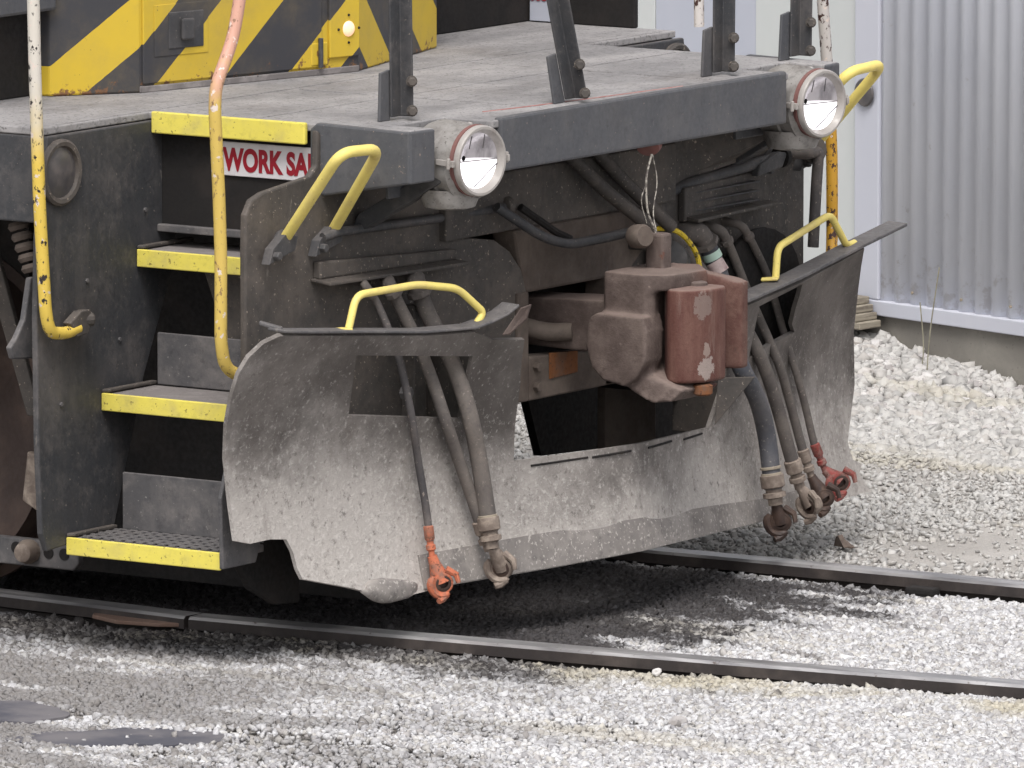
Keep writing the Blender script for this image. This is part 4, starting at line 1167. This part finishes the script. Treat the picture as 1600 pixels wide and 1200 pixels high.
# ---- stanchions
def stanchion(b, lean, k):
    bx_, by_ = b
    tx_, ty_ = lean
    H = .95
    mb = MB()
    Lp = [(0, -.028), (.007, -.028), (.007, .021), (.048, .021), (.048, .028), (0, .028)]
    lo_ = [(bx_ + a, by_ + c, DZ + .010) for a, c in Lp]
    hi_ = [(bx_ + a + tx_, by_ + c + ty_, DZ + H) for a, c in Lp]
    n_ = len(Lp)
    mb.add(lo_ + hi_, [tuple(range(n_ - 1, -1, -1)), tuple(range(n_, 2 * n_))] + [(i, (i + 1) % n_, n_ + (i + 1) % n_, n_ + i) for i in range(n_)])
    p = obj('stanchion', mb, 'black', L, .003)
    f = tx_ / H, ty_ / H
    mb = MB(); mb.prism([(bx_ - .012, by_ - .075, DZ), (bx_ - .012, by_ - .020, DZ), (bx_ - .012 + f[0] * .15, by_ - .020 + f[1] * .15, DZ + .15), (bx_ - .012 + f[0] * .14, by_ - .066 + f[1] * .14, DZ + .143)], (.010, 0, 0)); obj('stanchion_bracket', mb, 'beam', p, .003)
    for zz in (.028, .115):
        mb = MB()
        bolt(mb, (bx_ + .052 + f[0] * zz, by_ + .014 + f[1] * zz, DZ + zz), (.6, -.8, 0), .0135, .016)
        mb.lathe([(.017, -.004), (.017, .002)], (bx_ + .048 + f[0] * zz, by_ + .018 + f[1] * zz, DZ + zz), (.6, -.8, 0), 12, True, True)
        obj('bolt', mb, 'black_brown', p)
stanchion((-.265, -.935), (.0, -.02), 0)
stanchion((-.11, -.25), (-.06, -.22), 1)
stanchion((-.155, .62), (.0, .01), 2)
stanchion((-.21, 1.14), (.0, .02), 3)
mb = MB(); mb.tube([(-.19, .575, DZ + .15), (-.19, .565, DZ + .6)], .016, 10); obj('rail_stub', mb, 'pole_far', L, smooth=True)

# ---- nose (hood end): a low V with cut corners
NP = [(-3.0, -1.0), (-1.47, -1.0), (-1.31, -.77), (-1.118, .10), (-1.31, .80), (-1.47, 1.0), (-3.0, 1.0)]
mb = MB(); mb.prism([(a, b, DZ + .001) for a, b in NP], (0, 0, 1.3))
nose = obj('nose', mb, 'stripes', L, .006)
A0 = Vector((-1.31, -.77, DZ)); A1 = Vector((-1.118, .10, DZ)); E_ = (A1 - A0).normalized(); LN = (A1 - A0).length
N_ = Vector((E_.y, -E_.x, 0))
def npan(s0, s1, z0, z1, d_, o0=0.0):
    p = [A0 + E_ * s0 + N_ * o0 + Vector((0, 0, z0)), A0 + E_ * s1 + N_ * o0 + Vector((0, 0, z0)), A0 + E_ * s1 + N_ * o0 + Vector((0, 0, z1)), A0 + E_ * s0 + N_ * o0 + Vector((0, 0, z1))]
    return MB().prism(p, N_ * d_)
dr = obj('nose_door', npan(.012, .735, .026, .9, .007), 'stripes', nose, .003)
obj('door_latch_recess', npan(.055, .27, .105, .26, .0025, .007), 'stripes', dr, .002)
mb = npan(.11, .25, .125, .235, .006, .007); obj('door_latch_plate', mb, 'black', dr, .012)
mb = npan(.15, .20, .15, .215, .012, .019); obj('door_latch_handle', mb, 'black', dr, .008)
hatch = obj('nose_hatch', npan(.765, .888, .050, .30, .010), 'stripes', nose, .003, label='small yellow hatch with a lit marker lamp')
cM = A0 + E_ * .842 + N_ * .010 + Vector((0, 0, .135))
mb = MB(); mb.lathe([(.024, 0), (.020, .006), (.010, .010), (.001, .011)], cM, N_, 20); obj('marker_lamp', mb, 'lit_small', hatch, smooth=True)
for k in range(4):
    a = 2 * math.pi * k / 4
    mb = MB(); mb.lathe([(.0045, 0), (.003, .004)], cM + (E_ * math.cos(a) + Vector((0, 0, math.sin(a)))) * .042, N_, 8, True, True); obj('hatch_screw', mb, 'dark', hatch)
hg = obj('hinge', npan(.690, .756, .032, .10, .010, .0), 'stripes', nose, .003)
mb = MB(); p0 = A0 + E_ * .722 + N_ * .016; mb.tube([p0 + Vector((0, 0, .025)), p0 + Vector((0, 0, .115))], .008, 10); obj('hinge_pin', mb, 'black', hg, smooth=True)
obj('nose_skirt', npan(.0, LN, -.0, .020, .006), 'tread', nose, .003)

# ---- walls behind the nose, ledge, far side panel with a notice
mb = MB(); mb.box(-1.60, -1.53, -1.69, -1.002, DZ + .001, 2.8); obj('cab_front_wall', mb, 'dark', L, .004)
mb = MB(); mb.box(-1.60, -1.53, 1.002, 1.66, DZ + .001, 2.8); obj('cab_front_wall', mb, 'dark', L, .004)
mb = MB(); mb.box(-1.53, -1.44, -1.69, -1.002, 1.775, 1.86); obj('wall_ledge', mb, 'beam', L, .01)
mb = MB(); mb.box(-1.53, -1.125, 1.635, 1.658, DZ + .001, 2.6); fs_ = obj('far_side_panel', mb, 'dark', L, .004)
mb = MB(); mb.box(-1.520, -1.43, 1.628, 1.634, DZ + .004, 1.70); nt_ = obj('notice_plate', mb, 'door2', fs_, .002)
for k in range(4):
    mb = MB(); mb.lathe([(.012, 0), (.012, .003)], (-1.508 + .022 * k, 1.628, 1.595), (0, -1, 0), 12, True, True); obj('notice_mark', mb, 'redletter', nt_)

# ---- air hoses
def glad_hand(c, r, tilt, mat, parent, src, name='glad_hand'):
    """casting with a neck, a round ported face and a hooked lip"""
    c = Vector(c)
    ax = Vector((math.cos(tilt[0]) * math.cos(tilt[1]), math.sin(tilt[0]) * math.cos(tilt[1]), math.sin(tilt[1])))
    u = ax.cross(Vector((0, 0, 1))).normalized(); v = u.cross(ax)
    mb = MB()
    # hollow body leaning away from the neck
    mb.lathe([(r * .45, -r * .95), (r * .85, -r * .85), (r * .98, -r * .35), (r * .92, r * .1), (r * .80, r * .16), (r * .72, r * .14)], c, ax, 20, True, False)
    mb.cur = 1
    mb.lathe([(r * .72, r * .14), (r * .55, r * .22), (r * .42, r * .2), (r * .36, -.15 * r), (r * .01, -.2 * r)], c, ax, 20, False, False)
    mb.cur = 0
    # neck, shoulders, hooked lip and guide arm
    src = Vector(src); b0 = c - ax * r * .45
    mb.tube([b0, b0.lerp(src, .4), b0.lerp(src, .75), src], [r * .86, r * .70, r * .50, r * .42], 12)
    arc = [c + (u * math.cos(a) + v * math.sin(a)) * r * (1.06 + .10 * math.cos(a)) + ax * r * .05 for a in np.linspace(R(-125), R(35), 10)]
    mb.tube(arc, [r * .16, r * .34, r * .38, r * .36, r * .34, r * .34, r * .36, r * .38, r * .34, r * .2], 8)
    hook = [c - u * r * .4 - v * r * .95 + ax * r * .0, c + u * r * .1 - v * r * 1.35 + ax * r * .15, c + u * r * .5 - v * r * 1.45 + ax * r * .45]
    mb.tube(hook, [r * .3, r * .34, r * .26], 8)
    arm = [c - u * r * .3 + v * r * 1.2 - ax * r * .2, c - u * r * 1.15 + v * r * .75 + ax * r * .1, c - u * r * 1.3 + v * r * .05 + ax * r * .35]
    mb.tube(arm, [r * .34, r * .28, r * .2], 8)
    return obj(name, mb, [mat, 'dgrease'], parent, smooth=True)
def hose(pts, r, mat, elbow, fit_mat, gh, gh_r, gh_mat, gh_tilt, label, clamps=(), elbow_r=1.12):
    mb = MB(); path = catmull(pts, 7); mb.tube(path, r, 14)
    h = obj('air_hose', mb, mat, L, smooth=True, label=label)
    p0 = Vector(pts[0])
    e = MB(); e.tube(fillet([Vector(elbow), Vector(elbow) + Vector((.055, 0, -.005)), p0 + (Vector(pts[0]) - Vector(pts[1])).normalized() * .01, p0 + (Vector(pts[1]) - p0).normalized() * .045], .03, 6), r * elbow_r, 12)
    dd_ = (Vector(pts[1]) - p0).normalized()
    e.lathe([(r * 1.2, 0), (r * 1.5, .004), (r * 1.5, .018), (r * 1.2, .022)], p0 + dd_ * .02, dd_, 8, True, True)
    obj('hose_elbow', e, 'hose_dusty', h, smooth=True)
    pe = Vector(pts[-1]); de = (pe - Vector(pts[-2])).normalized()
    f = MB()
    f.lathe([(r * 1.02, -.045), (r * 1.30, -.042), (r * 1.30, -.006), (r * .9, 0), (r * .9, .010), (r * 1.25, .012), (r * 1.25, .026), (r * .8, .03), (r * .8, .05)], pe - de * .0, de, 14, True, True)
    obj('hose_fitting', f, fit_mat, h, smooth=True)
    for q in clamps:
        k = MB(); k.lathe([(r * 1.02, -.005), (r * 1.16, -.003), (r * 1.16, .003), (r * 1.02, .005)], pe - de * q, de, 18); obj('hose_clamp', k, 'galv', h, smooth=True)
    if gh:
        glad_hand(gh, gh_r, gh_tilt, gh_mat, h, pe + de * .045)
    return h
TL_ = (R(-30), R(-12))
hose([(-.285, -1.056, 1.035), (-.28, -1.011, .985), (-.25, -.996, .91), (-.20, -1.015, .833), (-.178, -1.008, .741), (-.160, -1.002, .647), (-.166, -.962, .519), (-.154, -.939, .375), (-.140, -.939, .282)], .0115, 'hose', (-.37, -1.03, 1.045), 'orange', (-.100, -.930, .158), .034, 'orange', (R(-35), R(-5)), 'thin hose with a bright orange coupling at the left')
hose([(-.28, -.945, 1.03), (-.27, -.907, .963), (-.24, -.888, .893), (-.19, -.902, .821), (-.160, -.885, .728), (-.130, -.875, .635), (-.128, -.817, .524), (-.115, -.76, .394), (-.092, -.728, .278)], .0185, 'hose_dusty', (-.36, -.915, 1.04), 'fitting', None, .03, 'fitting', TL_, 'middle dusty hose of the three at the left')
hose([(-.275, -.814, 1.02), (-.26, -.783, .937), (-.22, -.782, .874), (-.17, -.795, .811), (-.125, -.797, .721), (-.098, -.789, .627), (-.092, -.759, .519), (-.080, -.740, .385), (-.064, -.739, .291)], .0255, 'hose_dusty', (-.345, -.79, 1.035), 'fitting', (-.045, -.708, .180), .036, 'fitting', (R(-75), R(-10)), 'thickest dusty hose of the three at the left', (.02, .045))
hose([(-.285, .736, 1.005), (-.28, .779, .947), (-.26, .799, .877), (-.20, .75, .788), (-.12, .648, .706), (-.065, .624, .623), (-.075, .732, .511), (-.080, .790, .394), (-.060, .784, .288), (-.052, .786, .235)], .0285, 'hose_blue', (-.36, .70, 1.02), 'fitting', (-.035, .800, .132), .036, 'dgrease', (R(-62), R(-5)), 'thick blue-black hose emerging below the coupler', (.025, .045, .065))
hose([(-.29, .615, 1.002), (-.28, .689, .926), (-.26, .784, .829), (-.22, .838, .747), (-.155, .829, .673), (-.138, .882, .569), (-.135, .941, .453), (-.130, .992, .328), (-.118, 1.015, .250)], .021, 'hose_dusty', (-.36, .59, 1.02), 'fitting', (-.078, 1.03, .150), .035, 'fitting', (R(-100), R(-15)), 'dusty brown hose second from the coupler at the right')
hose([(-.285, .858, .997), (-.285, .898, .948), (-.28, .952, .859), (-.26, .98, .779), (-.205, .968, .694), (-.168, .996, .584), (-.172, 1.072, .445), (-.168, 1.12, .329), (-.156, 1.138, .265)], .0145, 'hose_dusty', (-.36, .84, 1.02), 'fitting', (-.108, 1.165, .155), .034, 'dgrease', (R(-40), R(-8)), 'thin dusty hose third from the coupler at the right')
hose([(-.285, .981, .997), (-.285, 1.039, .933), (-.283, 1.106, .843), (-.27, 1.134, .752), (-.232, 1.127, .655), (-.208, 1.165, .522), (-.205, 1.210, .416), (-.196, 1.240, .313), (-.184, 1.254, .268)], .0120, 'hose_dusty', (-.36, .97, 1.02), 'redpaint', (-.125, 1.285, .188), .034, 'redpaint', (R(-40), R(-8)), 'thinnest hose with a red coupling at the far right')
# tags on the thick right-hand hose
mb = MB(); mb.lathe([(.030, -.012), (.0305, .012)], (-.277, .782, .940), (.03, .04, -.1), 16); tg = obj('hose_tag', mb, 'tape_green', L, smooth=True)
mb = MB(); mb.lathe([(.0305, -.020), (.031, .020)], (-.267, .794, .902), (.05, .03, -.1), 16); obj('hose_tag', mb, 'tape_pink', L, smooth=True)

# ---- truck glimpsed at the left
mb = MB()
wc = (-2.03, -.88, .50)
mb.lathe([(.10, -.05), (.30, -.02), (.40, -.045), (.44, -.06), (.50, -.06), (.505, .06), (.535, .075), (.535, .10), (.30, .10)], wc, (0, 1, 0), 64, True, True)
wh = obj('wheel', mb, 'wheel', L, smooth=True)
mb = MB(); mb.lathe([(.11, 0), (.12, -.06), (.08, -.10), (.04, -.11)], (wc[0], wc[1] - .05, wc[2]), (0, 1, 0), 24, True, True); obj('axle_hub', mb, 'brown', wh, smooth=True)
mb = MB(); mb.lathe([(.30, -.10), (.535, -.10), (.535, -.075), (.505, -.06), (.50, .06), (.44, .06), (.40, .045), (.30, .02), (.10, .05)], (-2.03, .88, .50), (0, 1, 0), 64, True, True); obj('wheel', mb, 'wheel', L, smooth=True)
mb = MB(); mb.tube([(-2.03, -.85, .50), (-2.03, .85, .50)], .09, 16); obj('axle', mb, 'dark', L, smooth=True)
mb = MB(); mb.box(-2.75, -1.72, -.60, .60, .09, .32); obj('traction_motor', mb, 'dark', L, .04)
mb = MB()
mb.prism([(-3.2, -1.17, .125), (-1.27, -1.17, .125), (-1.25, -1.17, .145), (-1.25, -1.17, .19), (-1.27, -1.17, .207), (-3.2, -1.17, .21)], (0, .03, 0))
bb = obj('brake_beam', mb, 'riser', L, .005)
for xx in (-1.478, -1.358, -1.300):
    mb = MB(); mb.lathe([(.018, 0), (.018, .002)], (xx, -1.171, .172 if xx > -1.4 else .178), (0, -1, 0), 16, True, True); obj('beam_hole', mb, 'dark', bb)
mb = MB(); mb.lathe([(.035, 0), (.038, .02), (.028, .05), (.018, .055)], (-1.425, -1.17, .172), (.1, -1, 0), 16, True, True); obj('beam_bolt', mb, 'fitting', bb, smooth=True)
mb = MB(); mb.prism([(-1.52, -1.30, 1.12), (-1.46, -1.30, 1.12), (-1.29, -1.30, .60), (-1.34, -1.30, .60)], (0, .02, 0)); obj('brake_hanger', mb, 'black_brown', L, .004)
mb = MB(); mb.prism([(-1.40, -1.22, .48), (-1.33, -1.22, .46), (-1.31, -1.22, .38), (-1.36, -1.22, .30), (-1.42, -1.22, .33)], (0, .03, 0)); obj('brake_shoe', mb, 'fitting', L, .006)
mb = MB(); mb.box(-3.2, -1.75, -1.12, -1.02, .62, .92); obj('truck_side_frame', mb, 'dark', L, .01)
mb = MB(); mb.box(-2.4, -1.70, -.8, .8, .30, 1.2); obj('truck_bolster', mb, 'dark', L)
